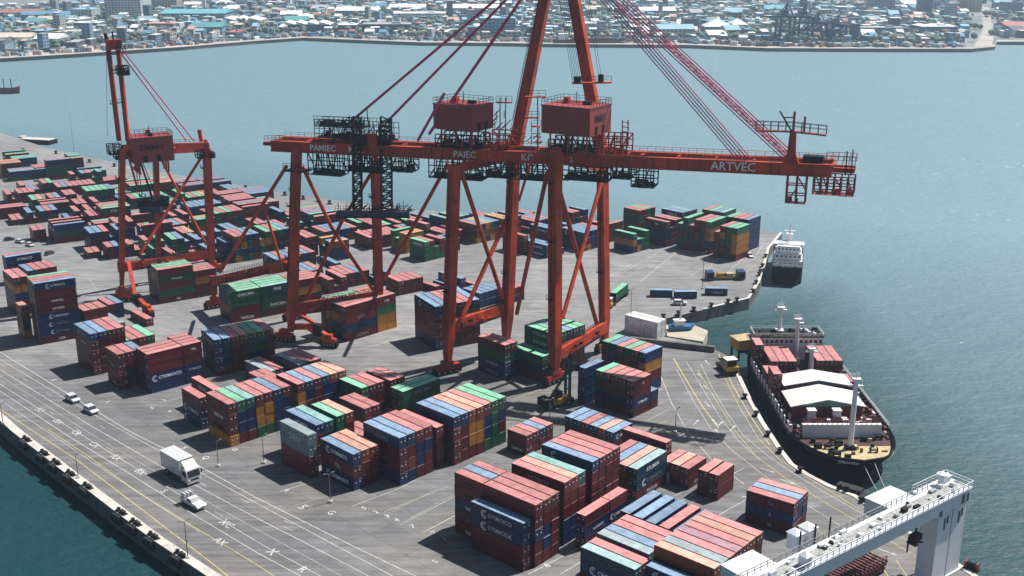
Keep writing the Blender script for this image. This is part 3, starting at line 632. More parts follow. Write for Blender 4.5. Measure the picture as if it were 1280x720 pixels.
D += [('L', 25, 232, 4, 2, (12.2,), 'rbg'), ('L', 8, 243, 3, 2, (12.2,), 'rr'), ('L', 60, 246, 4, 2, (12.2,), 'rrb'), ('L', 95, 255, 3, 2, (12.2,), 'grr'), ('L', 150, 250, 5, 2, (12.2,), 'rbbg'), ('L', 200, 258, 5, 2, (12.2,), 'bbry'),
     ('L', 215, 270, 4, 2, (12.2,), 'rbr'), ('L', 205, 245, 4, 2, (12.2, 12.2), 'rbg'), ('L', 262, 268, 4, 3, (12.2,), 'bgr'), ('L', 260, 240, 4, 2, (12.2,), 'bbp'), ('L', 205, 283, 4, 2, (12.2,), 'rbg'), ('L', 205, 295, 4, 2, (12.2,), 'ryg'),
     ('L', 255, 292, 4, 2, (12.2,), 'bbg'), ('L', 262, 313, 4, 2, (12.2,), 'rbr'), ('L', 320, 280, 4, 2, (12.2,), 'rr'), ('L', 350, 265, 3, 2, (12.2,), 'rbr'), ('L', 372, 288, 4, 2, (12.2,), 'brg'), ('L', 385, 281, 3, 2, (12.2,), 'rb'),
     ('L', 372, 318, 5, 2, (12.2,), 'bbrg'), ('L', 395, 325, 4, 2, (12.2,), 'bbr'), ('L', 440, 283, 5, 2, (12.2,), 'rrg'), ('L', 500, 280, 6, 2, (12.2,), 'rbr'), ('L', 520, 283, 4, 3, (12.2,), 'rbr'), ('L', 545, 268, 5, 3, (12.2,), 'rbgr'),
     ('L', 610, 272, 6, 2, (12.2,), 'rrb'), ('L', 15, 275, 3, 1, (12.2,), 'r'), ('L', 150, 270, 4, 2, (12.2,), 'rrb'), ('L', 190, 270, 3, 2, (12.2,), 'rb'), ('L', 215, 318, 4, 2, (12.2,), 'srr'), ('L', 110, 316, 2, 1, (9,), 'r'),
     ('L', 700, 281, 4, 2, (12.2,), 'rbr'), ('L', 640, 283, 4, 2, (12.2,), 'rb'), ('L', 345, 325, 4, 2, (12.2,), 'bbr'), ('L', 380, 340, 4, 2, (12.2,), 'rrb'), ('L', 575, 362, 3, 1, (9,), 'rb')]
FARN = ['far left corner', 'quay side', 'mid left', 'behind the left crane', 'between the cranes', 'behind the middle crane', 'below the hoist', 'behind the right crane']
for i, (o_, x, y, n, t, ln, pal) in enumerate(D):
    AUTO('#%d' % i, o_, x, y, n + (2 if x < 430 else 1), t, ln, seed=i, pal=pal, vb=58 if x < 200 else (54 if x < 500 else 46), text=1)
G('right of five high piles', 'R', 889, 278, ['rbyyg', 'rrbrr', 'bbrrr', 'rbbp', 'rgrgg', 'grrg'], 12.2, vb=40)
G('five high pile behind', 'R', 905, 266, ['bbrbt', 'bbrrb', 'rbrrg', 'rrbrr'], 10, vb=40)
G('pile beside the quay lamp', 'R', 922, 286, ['ryyyg', 'grggg', 'rrbyr', 'rrrr'], 10, vb=40)
G('last pile before the quay', 'R', 936, 275, ['bbbbb', 'rrbrr', 'rbrbr', 'rrrrg', 'brrr'], 10, vb=40)
for x, y, v in ((841, 363, 4), (871.5, 364.5, -2), (910, 361, 5)):
    G('three navy boxes on the apron' if x < 850 else 'navy pair on the apron', 'L', x, y, ['b'], 7.7, vb=v, guard=False)

# ---- names for the automatic far blocks: by line and place
far = sorted({c['block'] for c in CONT if c['block'].startswith('#')}, key=lambda b: int(b[1:]))
pos = {}
for b in far:
    cc = [c for c in CONT if c['block'] == b]; m_ = sum((c['c'] for c in cc), Vector()) / len(cc); pos[b] = proj(m_)[:2]
ys = sorted(far, key=lambda b: pos[b][1]); per = 9; BN = {}
LN = ['farthest', 'second farthest', 'third farthest', 'fourth farthest', 'fifth farthest', 'sixth farthest', 'seventh farthest', 'eighth farthest', 'ninth farthest', 'tenth farthest', 'eleventh farthest', 'twelfth farthest', 'thirteenth farthest', 'fourteenth farthest', 'fifteenth farthest', 'sixteenth farthest']
for li in range(0, len(ys), per):
    grp = sorted(ys[li:li + per], key=lambda b: pos[b][0])
    for j, b in enumerate(grp): BN[b] = '%s block, %s line' % (ORD[j], LN[li // per])

# ---- which containers show, and how large (small software depth buffer)
def visible_area():
    W_, H_ = 640, 360; zb = np.full((H_, W_), 1e9); idb = np.full((H_, W_), -1, int)
    for i, c in enumerate(CONT):
        o, lx, ly = c['c'], c['lx'], c['ly']; L, th = c['L'] / 2, c['th']
        cor = [o + lx * (a * L) + ly * (b * CW / 2) + Vector((0, 0, z)) for z in (0, th) for a, b in ((-1, -1), (1, -1), (1, 1), (-1, 1))]
        pr = [proj(v) for v in cor]
        for f in ((4, 5, 6, 7), (0, 1, 5, 4), (1, 2, 6, 5), (3, 0, 4, 7), (2, 3, 7, 6)):
            q = [(pr[k][0] / 2, pr[k][1] / 2, pr[k][2]) for k in f]
            x0, x1 = int(min(a[0] for a in q)), int(max(a[0] for a in q)) + 1; y0, y1 = int(min(a[1] for a in q)), int(max(a[1] for a in q)) + 1
            x0, y0 = max(x0, 0), max(y0, 0); x1, y1 = min(x1, W_), min(y1, H_)
            if x1 <= x0 or y1 <= y0: continue
            X, Y = np.meshgrid(np.arange(x0, x1) + .5, np.arange(y0, y1) + .5); s1 = np.ones(X.shape, bool); s2 = np.ones(X.shape, bool)
            for k in range(4):
                a, b = q[k], q[(k + 1) % 4]; cr = (b[0] - a[0]) * (Y - a[1]) - (b[1] - a[1]) * (X - a[0]); s1 &= cr >= 0; s2 &= cr <= 0
            z = sum(a[2] for a in q) / 4; M = (s1 | s2) & (z < zb[y0:y1, x0:x1])
            zb[y0:y1, x0:x1][M] = z; idb[y0:y1, x0:x1][M] = i
    cnt = np.bincount(idb[idb >= 0], minlength=len(CONT)); return cnt
area = visible_area()
occ = {}
order = sorted([i for i in range(len(CONT))], key=lambda i: -area[i])
NIND = 286     # the ship's own boxes make up the rest of the three hundred
IND = [i for i in order if area[i] > 0][:NIND]
REST = [i for i in order if i not in set(IND)]
TIER = {0: 'bottom tier'}
def tier_name(t, nt):
    if nt == 1: return 'on the ground'
    if t == nt - 1: return 'top tier'
    return ['bottom tier', 'second tier', 'third tier', 'fourth tier', 'fifth tier', 'sixth tier', 'seventh tier'][t]
GROUPN = {0: 'stacked shipping containers in the yard'}
WORDS = [('OTIMOICO', .9), ('ARTIMEC', 1.0), ('UCTMON', 1.1), ('YSL', 1.0), ('LLCR', 1.0), ('OTMACD', .9), ('PAIEC', .9), ('TS', 1.2)]
def swirl_mesh(m):
    if 'swirl' in TXT: return TXT['swirl']
    s = MB(); n = 14
    for k in range(n):
        a0 = R_(60 + 250 * k / n); a1 = R_(60 + 250 * (k + 1) / n)
        for r0, r1 in ((.62, .8), (.32, .44)):
            s.add([(r * math.cos(a), r * math.sin(a), 0.012) for r, a in ((r0, a0), (r1, a0), (r1, a1), (r0, a1))], [(0, 1, 2, 3)])
    TXT['swirl'] = s.mesh('emblem', defm=m); return TXT['swirl']
def logo_mesh(word, size, emblem):
    k = ('logo', word, size, emblem)
    if k in TXT: return TXT[k]
    t = text_mesh(word, size, M_WHITEL, 0.01, 0.03); s = MB()
    off = size * .55 if emblem else 0
    s.add([(v.co.x + off, 0, v.co.y) for v in t.vertices], [tuple(f.vertices) for f in t.polygons])
    if emblem:
        wdt = max(v.co.x for v in t.vertices) - min(v.co.x for v in t.vertices); e = swirl_mesh(M_WHITEL)
        s.add([(v.co.x * size * .9 - wdt / 2 - size * .2, -.005, v.co.y * size * .9) for v in e.vertices], [tuple(f.vertices) for f in e.polygons])
    TXT[k] = s.mesh('logo', defm=M_WHITEL); return TXT[k]
labels = {}
for i in IND:
    c = CONT[i]; blk = BN.get(c['block'], c['block'])
    body, roof, door = cmesh(c['k'], c['L'], c['th'])
    side = 'left' if c['orient'] == 'L' else 'right'
    row = '%s row from %s' % (ORD[c['r']], side) if c['nr'] > 1 else ''
    bay = (' near bay' if c['b'] == 0 else (' far bay' if c['b'] == c['nb'] - 1 else ' middle bay')) if c['nb'] > 1 else ''
    colr = PAL[c['k']][2]
    parts = [p for p in (tier_name(c['t'], c['nt']) + bay, row, blk) if p]
    lb = colr + ' container, ' + ', '.join(parts)
    if lb in labels: lb = colr + ' container, %s of row at %s' % (tier_name(c['t'], c['nt']) + bay, blk); 
    labels[lb] = labels.get(lb, 0) + 1
    t = empty('shipping_container', c['c'], c['ang'], lb, 'container', 'stacked shipping containers in the yard')
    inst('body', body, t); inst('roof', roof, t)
    inst('door', door, t, rz=0 if c['orient'] == 'L' else math.pi)
    rr = random.Random(i * 31 + 7)
    if c['text'] and area[i] > 45 and c['k'] in 'bnrgst' and (rr.random() < (.9 if c['k'] in 'bns' else .5) or c['block'] in ('front blue stack', 'raised pink block', 'lone block near white gantry', 'grey fronted stack')):
        if c['block'] == 'front blue stack': wd, em = ('OTIMOICO', True) if c['t'] == 3 else ('OTIMICIOK', True) if c['t'] == 2 else (None, False)
        elif c['block'] == 'raised pink block' and c['r'] == 0: wd, em = 'UCTMON', False
        elif c['block'] == 'big pink foreground block': wd, em = ('UCTMEX' if c['b'] == 0 else 'LLCR'), False
        elif c['block'] == 'grey fronted stack': wd, em = 'DEN', False
        elif c['block'] == 'lone block near white gantry': wd, em = {2: ('YSL', False), 1: ('&', False), 0: ('YS', False)}[c['t']]
        elif c['k'] in 'bn': wd, em = rr.choice([('CTEIMOICO', True), ('OTIMAICO', True), ('CREMNECT', True), ('CREWMED', True), ('OTMACD', False), ('HAMBRIE', False), ('ATLIMEN', False)])
        elif c['k'] == 'g': wd, em = 'EVEICSEN', False
        else: wd, em = rr.choice([(None, False), ('UCTION', False), ('LTER', False), ('CAPITAL', False), ('TEXE', False), ('YSL', False), ('CROMEX', False), ('TRITUN', False)])
        sz = 1.25 if c['th'] > 2.5 and c['L'] > 9 else .9
        if wd == 'DEN':
            sz = 2.2
            if c['t'] != 3: wd = None
        if wd:
            lg = inst('logo', logo_mesh(wd, sz, em), t); lg.location = (0.2, -CW / 2 - .012, c['th'] * .42 + (-.8 if wd == 'DEN' else 0))
# everything beyond the three hundred: one object
def template(L, th):
    v = []; f = []
    x, y = L / 2 - .03, CW / 2
    def bx(x0, x1, y0, y1, z0, z1, m):
        o = len(v); v.extend([(x0, y0, z0), (x1, y0, z0), (x1, y1, z0), (x0, y1, z0), (x0, y0, z1), (x1, y0, z1), (x1, y1, z1), (x0, y1, z1)])
        for q in MB.BF: f.append((tuple(a + o for a in q), m))
    bx(-x + .04, x - .04, -y + .07, y - .07, .1, th - .09, 0)
    for a in (-1, 1):
        for b in (-1, 1): bx(*sorted((a * x, a * (x - .18))), *sorted((b * y, b * (y - .16))), 0, th - .04, 0)
    for b in (-1, 1): bx(-x + .18, x - .18, *sorted((b * y, b * (y - .1))), th - .14, th - .05, 0); bx(-x + .18, x - .18, *sorted((b * (y - .01), b * (y - .1))), 0.02, .16, 0)
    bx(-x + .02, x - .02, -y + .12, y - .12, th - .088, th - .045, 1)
    return v, f
def hidden(i):
    c = CONT[i]
    if area[i] > 0 or c['t'] == c['nt'] - 1: return False
    return 0 < c['r'] < c['nr'] - 1 and (c['nb'] > 2 and 0 < c['b'] < c['nb'] - 1)
sb = MB(); tcache = {}
for i in REST:
    if hidden(i): continue
    c = CONT[i]; key = (c['L'], c['th'])
    if key not in tcache: tcache[key] = template(*key)
    v, f = tcache[key]; ca, sa = math.cos(c['ang']), math.sin(c['ang']); o = len(sb.v); p = c['c']
    sb.v += [(p.x + a * ca - b * sa, p.y + a * sa + b * ca, p.z + z) for a, b, z in v]
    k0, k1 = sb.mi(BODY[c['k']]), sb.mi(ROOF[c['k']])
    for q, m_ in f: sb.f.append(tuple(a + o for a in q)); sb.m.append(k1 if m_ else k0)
tag(sb.build('stacked_containers'), kind='stuff')
print('containers', len(CONT), 'seen', int((area > 0).sum()), 'skipped', len(SKIP))
from collections import Counter
print('skips', Counter(s_[0] for s_ in SKIP).most_common(40))
print('dup labels', [l for l, n_ in labels.items() if n_ > 1][:20], 'long', [l for l in labels if len(l.split()) > 16][:5])
# ------------------------------------------------------------------ gantry cranes
def bdir(b): return Vector((math.sin(R_(b)), math.cos(R_(b)), 0))
def cage(s, c, g, q, L, W, Hh, seed=0, m=None, dens=1.0, th=.3):
    """hanging maintenance cage: platform, posts, rails, diagonals and boxes of machinery"""
    rr = random.Random(seed); c = Vector(c); g = g.normalized(); q = q.normalized()
    z0 = Vector((0, 0, -Hh))
    s.obox(c, g, q, L, W, c.z - Hh - .12, c.z - Hh, m)
    n = max(2, int(L / 1.6))
    for i in range(n + 1):
        for sgn in (-1, 1):
            p = c + g * (L * (i / n - .5)) + q * (sgn * W / 2)
            s.beam(p, p + z0, th, m=m)
            if i < n and rr.random() < .6 * dens:
                p2 = p + g * (L / n); s.beam(p + z0 * rr.choice([0, .5, 1]), p2 + z0 * rr.choice([0, .5, 1]), th, m=m)
    for f in (.35, .7, .0):
        for sgn in (-1, 1): s.beam(c - g * (L / 2) + q * (sgn * W / 2) + z0 * f, c + g * (L / 2) + q * (sgn * W / 2) + z0 * f, th * .85, m=m)
    for k in range(int(L * 1.3 * dens)):
        p = c + g * rr.uniform(-L / 2 + .5, L / 2 - .5) + q * rr.uniform(-W / 3, W / 3); hh = rr.uniform(.5, 1.5)
        s.obox(p, g, q, rr.uniform(.4, 1.5), rr.uniform(.4, 1.1), c.z - Hh, c.z - Hh + hh, m)
def boxhouse(root, near, db, L1, L2, h, label_txt=None, name='machinery_house'):
    """house with its near bottom corner given; L1 runs to the left (bearing db+180), L2 away (bearing db-90)"""
    u = bdir(db + 180); v = bdir(db - 90); c = near + u * (L1 / 2) + v * (L2 / 2)
    s = MB(); s.obox(c, u, v, L1, L2, near.z, near.z + h, M_HOUSE); s.obox(c, u, v, L1 + .3, L2 + .3, near.z + h, near.z + h + .25, M_HOUSE)
    for a in (.12, .5, .88):
        for b in (.15, .85): q_ = near + u * (L1 * a) + v * (L2 * b); s.beam(q_, q_ - Vector((0, 0, 4)), .5, m=M_CRANE)
    nrm = -v
    for i in range(int(L1 / 1.5)):
        p = near + u * (.75 + i * 1.5) - v * .03; s.beam(p, p + Vector((0, 0, h)), .1, .06, m=M_HOUSE)
    for k in (.3, .62):
        p = near + v * (L2 * k) - u * .05; s.obox(p, v, u, 1.3, .12, near.z + .3, near.z + 2.4, M_DARK)
    hs = s.build(name, None, root)
    r = MB(); z = near.z + h + .25
    cs = [near, near + u * L1, near + u * L1 + v * L2, near + v * L2]; cs = [Vector((p.x, p.y, z)) for p in cs]
    for a, b in zip(cs, cs[1:] + cs[:1]): r.rail(a, b, 1.5, M_DARK, 1.5, .05)
    r.obox(c + u * (L1 * .2), u, v, 1.4, 1.4, z, z + 1.6, M_CRANE); r.obox(c - u * (L1 * .22), u, v, 2.2, 1.2, z, z + .9, M_DARK); r.tube((c.x, c.y, z), (c.x, c.y, z + 3.2), .12, 6, M_DARK)
    r.build('roof_railing', None, hs)
    if label_txt:
        me = text_mesh(label_txt, 2.5, M_LBLACK, .03, .05); o = bpy.data.objects.new('lettering', me); COL.objects.link(o); o.parent = hs
        p = near + v * (L2 * .45) - u * .12; wp = parent_world(hs)
        o.location = Vector((p.x, p.y, near.z + h * .6)) - wp
        o.rotation_euler = (R_(90), 0, math.atan2(v.y, v.x))
    return hs
def bogie(root, p, d, L=7.0, big=1.0):
    d = d.normalized(); n = Vector((-d.y, d.x, 0)); p = Vector((p.x, p.y, 0))
    s = MB(); s.obox(p, d, n, L, 1.3 * big, 1.5, 3.0, M_CRANE); s.obox(p, d, n, L * .45, 1.5 * big, 2.9, 4.2, M_CRANE)
    s.obox(p + d * (L / 2 + .3), d, n, .6, 1.5, .5, 2.2, M_DARK); s.obox(p - d * (L / 2 + .3), d, n, .6, 1.5, .5, 2.2, M_DARK)
    for k in (-.2, .2): s.obox(p + d * (k * L) + n * .9, d, n, 1.6, .7, 1.2, 2.4, M_DARK)
    b = s.build('bogie', None, root)
    for k in (-.36, -.12, .12, .36):
        w = MB(); c = p + d * (k * L) + Vector((0, 0, .82))
        w.tube(c - n * .55, c + n * .55, .8, 14, M_DARK); w.tube(c - n * .6, c - n * .56, .4, 10, M_STEEL); w.tube(c + n * .56, c + n * .6, .4, 10, M_STEEL); w.build('wheel', None, b)
def leg(root, base, top, w, vdir, kz=11.0, foot=.62, z0=3.6):
    base = Vector((base.x, base.y, 0)); top = Vector(top); f = lambda z: base.lerp(top, z / top.z)
    s = MB(); s.beam(f(z0), f(kz), w * foot, w * foot, M_CRANE, w, w, up=vdir); s.beam(f(kz), f(top.z), w, w, M_CRANE, up=vdir)
    for z in np.arange(kz + 8, top.z - 3, 11): s.beam(f(z - .12), f(z + .12), w + .12, w + .12, M_CRANE, up=vdir)
    o = s.build('leg', None, root)
    l_ = MB(); u = Vector((-vdir.x, -vdir.y, 0)); sd_ = Vector((u.y, -u.x, 0)); off_ = u * (w / 2 + .35)
    a0, b0 = f(kz) + off_, f(top.z - 2) + off_
    for q in (-.3, .3): l_.beam(a0 + sd_ * q, b0 + sd_ * q, .1, m=M_DARK)
    for k in range(int((b0 - a0).length / 1.2)): p = a0.lerp(b0, k * 1.2 / (b0 - a0).length); l_.beam(p - sd_ * .3, p + sd_ * .3, .07, m=M_DARK)
    for z in np.arange(kz + 14, top.z - 8, 16): p = f(z) + off_ + u * .3; l_.obox(p, sd_, u, 2.0, 1.1, z, z + .12, M_DARK); l_.rail(p - sd_ * 1 + u * .5 + Vector((0, 0, .1)), p + sd_ * 1 + u * .5 + Vector((0, 0, .1)), 1.1, M_DARK, 1, .04)
    l_.build('ladder', None, o)
    return o
def brace(root, a, b, w=1.15):
    s = MB(); s.tube(a, b, w / 2, 10, M_CRANE); d = (Vector(b) - Vector(a)).normalized()
    return s.build('brace', None, root)
def portal(root, a, b, z, h=3.2, w=1.8, text=None, clutter=True, seed=1, zb=None):
    a = Vector((a.x, a.y, z)); b = Vector((b.x, b.y, z if zb is None else zb)); s = MB(); s.beam(a, b, w, h, M_CRANE); pb = s.build('portal_beam', None, root)
    d = (b - a).normalized(); n = Vector((d.y, -d.x, 0)); rr = random.Random(seed)
    if clutter:                                    # walkway with cable reels and railings on the face
        r = MB(); L = (b - a).length; p0, p1 = a + d * L * .18 + n * (w / 2 + .6), a + d * L * .82 + n * (w / 2 + .6)
        r.beam(p0 + Vector((0, 0, -1.1)), p1 + Vector((0, 0, -1.1)), 1.1, .12, m=M_DARK)
        r.rail(p0 + n * .5 + Vector((0, 0, -1.1)), p1 + n * .5 + Vector((0, 0, -1.1)), 1.3, M_CRANE, 1.2, .06)
        r.rail(a + Vector((0, 0, h / 2)), b + Vector((0, 0, h / 2)), 1.1, M_DARK, 1.6, .05)
        for k in range(7):
            p = p0.lerp(p1, rr.random()); r.obox(p, d, n, rr.uniform(.5, 1.4), .8, p.z - 1.0, p.z - 1.0 + rr.uniform(.6, 2), rr.choice([M_CRANE, M_DARK, M_CRANE]))
        r.build('walkway', None, pb)
    if text:
        me = text_mesh(text, 2.3, M_LBLACK, .03, .04); o = bpy.data.objects.new('lettering', me); COL.objects.link(o); o.parent = pb
        p = a.lerp(b, .5) + n * (w / 2 + 1.35); o.location = p + Vector((0, 0, 2.3)) - parent_world(pb); o.rotation_euler = (R_(90), 0, math.atan2(d.y, d.x))
    return pb
def stay(root, a, b, r=.28, n=1, gap=.55, name='stay', m=None):
    s = MB(); d = (Vector(b) - Vector(a)).normalized(); x = d.cross(Vector((0, 1, 0))).normalized()
    for i in range(n):
        o = x * ((i - (n - 1) / 2) * gap); s.tube(Vector(a) + o, Vector(b) + o, r, 6, m or M_STAY)
    return s.build(name, None, root)

# --- shared girder line seen in the picture
GL, GR = PY(340, 182, 328), PY(1040, 213.5, 274)
gd = (GR - GL).normalized(); gq = Vector((-gd.y, gd.x, 0)).normalized()
def gpt(px, dz=0.0):
    lo, hi = 0.0, 1.25
    for _ in range(40):
        m_ = (lo + hi) / 2
        if proj(GL.lerp(GR, m_))[0] < px: lo = m_
        else: hi = m_
    q_ = GL.lerp(GR, lo); return q_ + Vector((0, 0, dz))
def girder(root, x0, x1, far=True):
    s = MB(); a, b = gpt(x0), gpt(x1); s.beam(a, b, 1.5, 2.9, M_CRANE)
    s.beam(a + Vector((0, 0, 1.5)), b + Vector((0, 0, 1.5)), 2.0, .18, M_CRANE); s.beam(a - Vector((0, 0, 1.5)), b - Vector((0, 0, 1.5)), 2.0, .18, M_CRANE)
    g = s.build('girder', None, root)
    if far:
        s = MB(); o = gq * 6.5 + Vector((0, 0, .5)); s.beam(a + o, b + o, 1.5, 2.4, M_CRANE)
        n = int((b - a).length / 9)
        for i in range(n + 1):
            p = a.lerp(b, i / max(1, n)) + Vector((0, 0, 1.2)); s.beam(p, p + gq * 6.5, .6, .5, M_CRANE)
        s.build('rear_girder', None, root)
    r = MB(); up = Vector((0, 0, 1.6)); r.rail(a + gq * 1.2 + up, b + gq * 1.2 + up, 1.2, M_CRANE, 2.2, .045); r.rail(a + gq * 7.6 + up, b + gq * 7.6 + up, 1.3, M_CRANE, 2.2, .045)
    r.beam(a + gq * 1.2 + up, b + gq * 1.2 + up, .9, .08, m=M_DARK)
    r.build('girder_railing', None, root); return g
def girder_text(g, px, txt, size):
    me = text_mesh(txt, size, M_WHITEL, .02, .03); o = bpy.data.objects.new('lettering', me); COL.objects.link(o); o.parent = g
    p = gpt(px) - gq * .8; o.location = p - parent_world(g); o.rotation_euler = (R_(90) , 0, math.atan2(gd.y, gd.x))
    o.rotation_euler = (Matrix.Rotation(math.atan2(gd.y, gd.x), 3, 'Z') @ Matrix.Rotation(-math.asin(gd.z), 3, 'Y') @ Matrix.Rotation(R_(90), 3, 'X')).to_euler()

V43, V60 = bdir(43), bdir(60)
# ===== right crane
root = empty('gantry_crane', (5, 303, 0), 0, 'tall red gantry crane with long horizontal boom and two machinery houses', 'gantry crane')
A, B, C_, D_ = Vector((-18.5, 298, 0)), Vector((-1.9, 316, 0)), Vector((12, 291, 0)), Vector((28, 317, 0))
tA, tB, tC, tD = PY(568, 206, 298), PY(643, 190, 316), PY(694, 186, 291), PY(753, 206, 317)
for b_, t_, w_ in ((A, tA, 2.6), (B, tB, 2.7), (C_, tC, 2.75), (D_, tD, 2.5)): leg(root, b_, t_, w_, V43)
pz = PY(600, 399, 306).z; portal(root, A, B, pz, 3.6, 1.9, seed=3); pz2 = PY(728, 427, 303).z; portal(root, C_, D_, pz2, 3.4, 1.9, seed=4)
for p in (A, B, C_, D_): bogie(root, p, V43 if p is not A else bdir(60), 7.5, 1.2)
s = MB(); s.beam(tA - Vector((0, 0, 1)), tB - Vector((0, 0, 1)), 1.6, 2.2, M_CRANE); s.beam(tC - Vector((0, 0, 2.5)), tD - Vector((0, 0, 1)), 1.6, 2.2, M_CRANE); s.build('cross_beam', None, root)
for a, b in (((575, 210, 299), (628, 372, 314)), ((634, 272, 316), (578, 396, 300)), ((684, 216, 292), (646, 392, 315)), ((664, 200, 293), (649, 250, 314)), ((755, 216, 316), (703, 398, 292)), ((700, 240, 293), (748, 412, 315))):
    brace(root, PY(*a), PY(*b), 1.25 if a[0] != 664 else .8)
g = girder(root, 541, 1040)
girder_text(g, 582, 'PAIEC', 2.6); girder_text(g, 917, 'ARTVEC', 3.1); girder_text(g, 715, '2', 2.0); girder_text(g, 660, 'KC', 2.6)
AP = PY(693, -62, 316); AP2 = PY(707, -62, 316)
for a, b in ((tB, AP), (PY(752, 192, 317), AP2)):
    s = MB(); s.beam(a, b, 3.2, 3.2, M_CRANE, 2.6, 2.6, up=gd); s.build('frame_leg', None, root)
s = MB(); s.obox((AP + AP2) / 2, gd, gq, 9, 4, AP.z - 1, AP.z + 2.2, M_CRANE); s.build('apex_head', None, root)
for x, y, n in ((436, 150, 1), (482, 150, 1)): stay(root, AP, PY(x, y + 4, gpt(x).y + 3), .42, n, .6)
stay(root, AP, PY(536, 168, 309), .45); stay(root, PY(556, 116, 306), PY(522, 176, 308), .42)
for x, off_ in ((932, 0), (985, 6.5)):
    e = gpt(x, 1.4) + gq * off_; stay(root, AP2, e, .14, 5, .7)
s = MB()                                            # lattice tie inside the outer forestay
e0, e1 = AP2.lerp(gpt(985, 1.4) + gq * 6.5, .45), gpt(985, 1.4) + gq * 6.5
s.lattice(e0, e1, 1.5, 1.2, 16, M_STAY, .07); s.build('stay_link', None, root)
for i in range(7): stay(root, PY(690 + i * 2.2, -60, 312), PY(715 + i * 2.0, 98, 308), .055, 1, name='hoist_cable', m=M_DARK)
for x0, x1 in ((735, 747), (737, 750)): stay(root, PY(x0 - 10, -60, 312), PY(x1 + 2, 98, 308), .055, 1, name='hoist_cable', m=M_DARK)
stay(root, PY(683, -55, 312), PY(641, 150, 312), .08, 1, name='hoist_cable', m=M_DARK); stay(root, PY(681, -55, 312), PY(637, 168, 312), .05, 1, name='hoist_cable', m=M_DARK)
s = MB(); a, b = PY(715, 104, 309), PY(764, 103, 309); s.beam(a, b, 2.0, .35, M_CRANE); s.rail(a + Vector((0, -1, .2)), b + Vector((0, -1, .2)), 1.6, M_DARK, 2, .05); s.obox(PY(722, 100, 309), gd, gq, 1.8, 1.4, a.z, a.z + 1.8, M_DARK); s.obox(PY(751, 100, 309), gd, gq, 1.2, 1.4, a.z, a.z + 2.4, M_DARK); s.build('sheave_platform', None, root)
boxhouse(root, PY(737, 172, 287), 123, 14.6, 11.5, 7.2, 'RMU')
h2 = boxhouse(root, PY(591, 166, 302), 123, 13.2, 10, 6.8)
s = MB()                                            # clutter, stairs and frames between the houses and below them
for (x0, x1, y0, dep, sd_) in ((596, 640, 150, 303, 1), (640, 676, 168, 300, 2), (545, 600, 176, 303, 3), (688, 740, 184, 288, 4), (740, 785, 180, 290, 5)):
    rr = random.Random(sd_); s = MB()
    for k in range(18):
        xa = rr.uniform(x0, x1); ya = y0 + rr.uniform(-6, 12); p = PY(xa, ya, dep + rr.uniform(0, 6)); ln = rr.uniform(1, 3)
        dvec = rr.choice([gd, gq, Vector((0, 0, 1)), (gd + Vector((0, 0, 1))).normalized()])
        s = MB(); s.beam(p, p + dvec * ln, .22, m=rr.choice([M_DARK, M_CRANE, M_CRANE])); s.build('pipe', None, root)
for (xa, ya, xb, yb, dep) in ((656, 121, 682, 121, 300), (655, 147, 674, 147, 300), (620, 128, 640, 128, 303), (664, 158, 676, 158, 300)):
    s = MB(); a, b = PY(xa, ya, dep), PY(xb, yb, dep); s.beam(a, b, 1.8, .25, M_CRANE); s.rail(a + Vector((0, -.9, .1)), b + Vector((0, -.9, .1)), 1.7, M_DARK, 1.4, .05); s.build('platform', None, root)
s = MB()
for xx, y0, y1, dep in ((778, 150, 196, 300), (785, 150, 182, 300), (672, 120, 190, 300), (625, 122, 190, 306), (632, 122, 190, 306)):
    if xx not in (778, 785): q_ = MB(); q_.beam(PY(xx, y0, dep), PY(xx, y1, dep), .3, m=M_CRANE); q_.build('post', None, root)
    else: s.beam(PY(xx, y0, dep), PY(xx, y1, dep), .3, m=M_CRANE)
for k in range(6): a = PY(778, 152 + k * 6, 300); s.beam(a, PY(787, 154 + k * 6, 300), .8, .15, m=M_CRANE)
s.build('stair_tower', None, root)
s = MB()
for (x0, x1, hh, sd_) in ((536, 602, 5.6, 11), (604, 640, 4.6, 12), (644, 686, 4.8, 13), (704, 760, 4.2, 14), (764, 788, 3.2, 15), (790, 818, 5.2, 16)):
    s = MB(); a, b = gpt(x0, -1.5), gpt(x1, -1.5); cage(s, (a + b) / 2 + gq * 2.5, gd, gq, (b - a).length, 5.5, hh, sd_, M_DARK, 2.2); s.build('maintenance_cage', M_DARK, root)
# dark machinery decks under the houses
for (x0, x1, dz_, hh, sd_) in ((543, 600, 5.2, 3.6, 61), (604, 636, 6.0, 4.4, 62), (684, 742, 5.0, 3.4, 63), (744, 782, 6.4, 4.8, 64)):
    s = MB(); a, b = gpt(x0, dz_), gpt(x1, dz_); cage(s, (a + b) / 2 + gq * 4, gd, gq, (b - a).length, 6.5, hh, sd_, M_DARK if sd_ % 2 else M_CRANE, 2.4); s.build('machinery_deck', None, root)
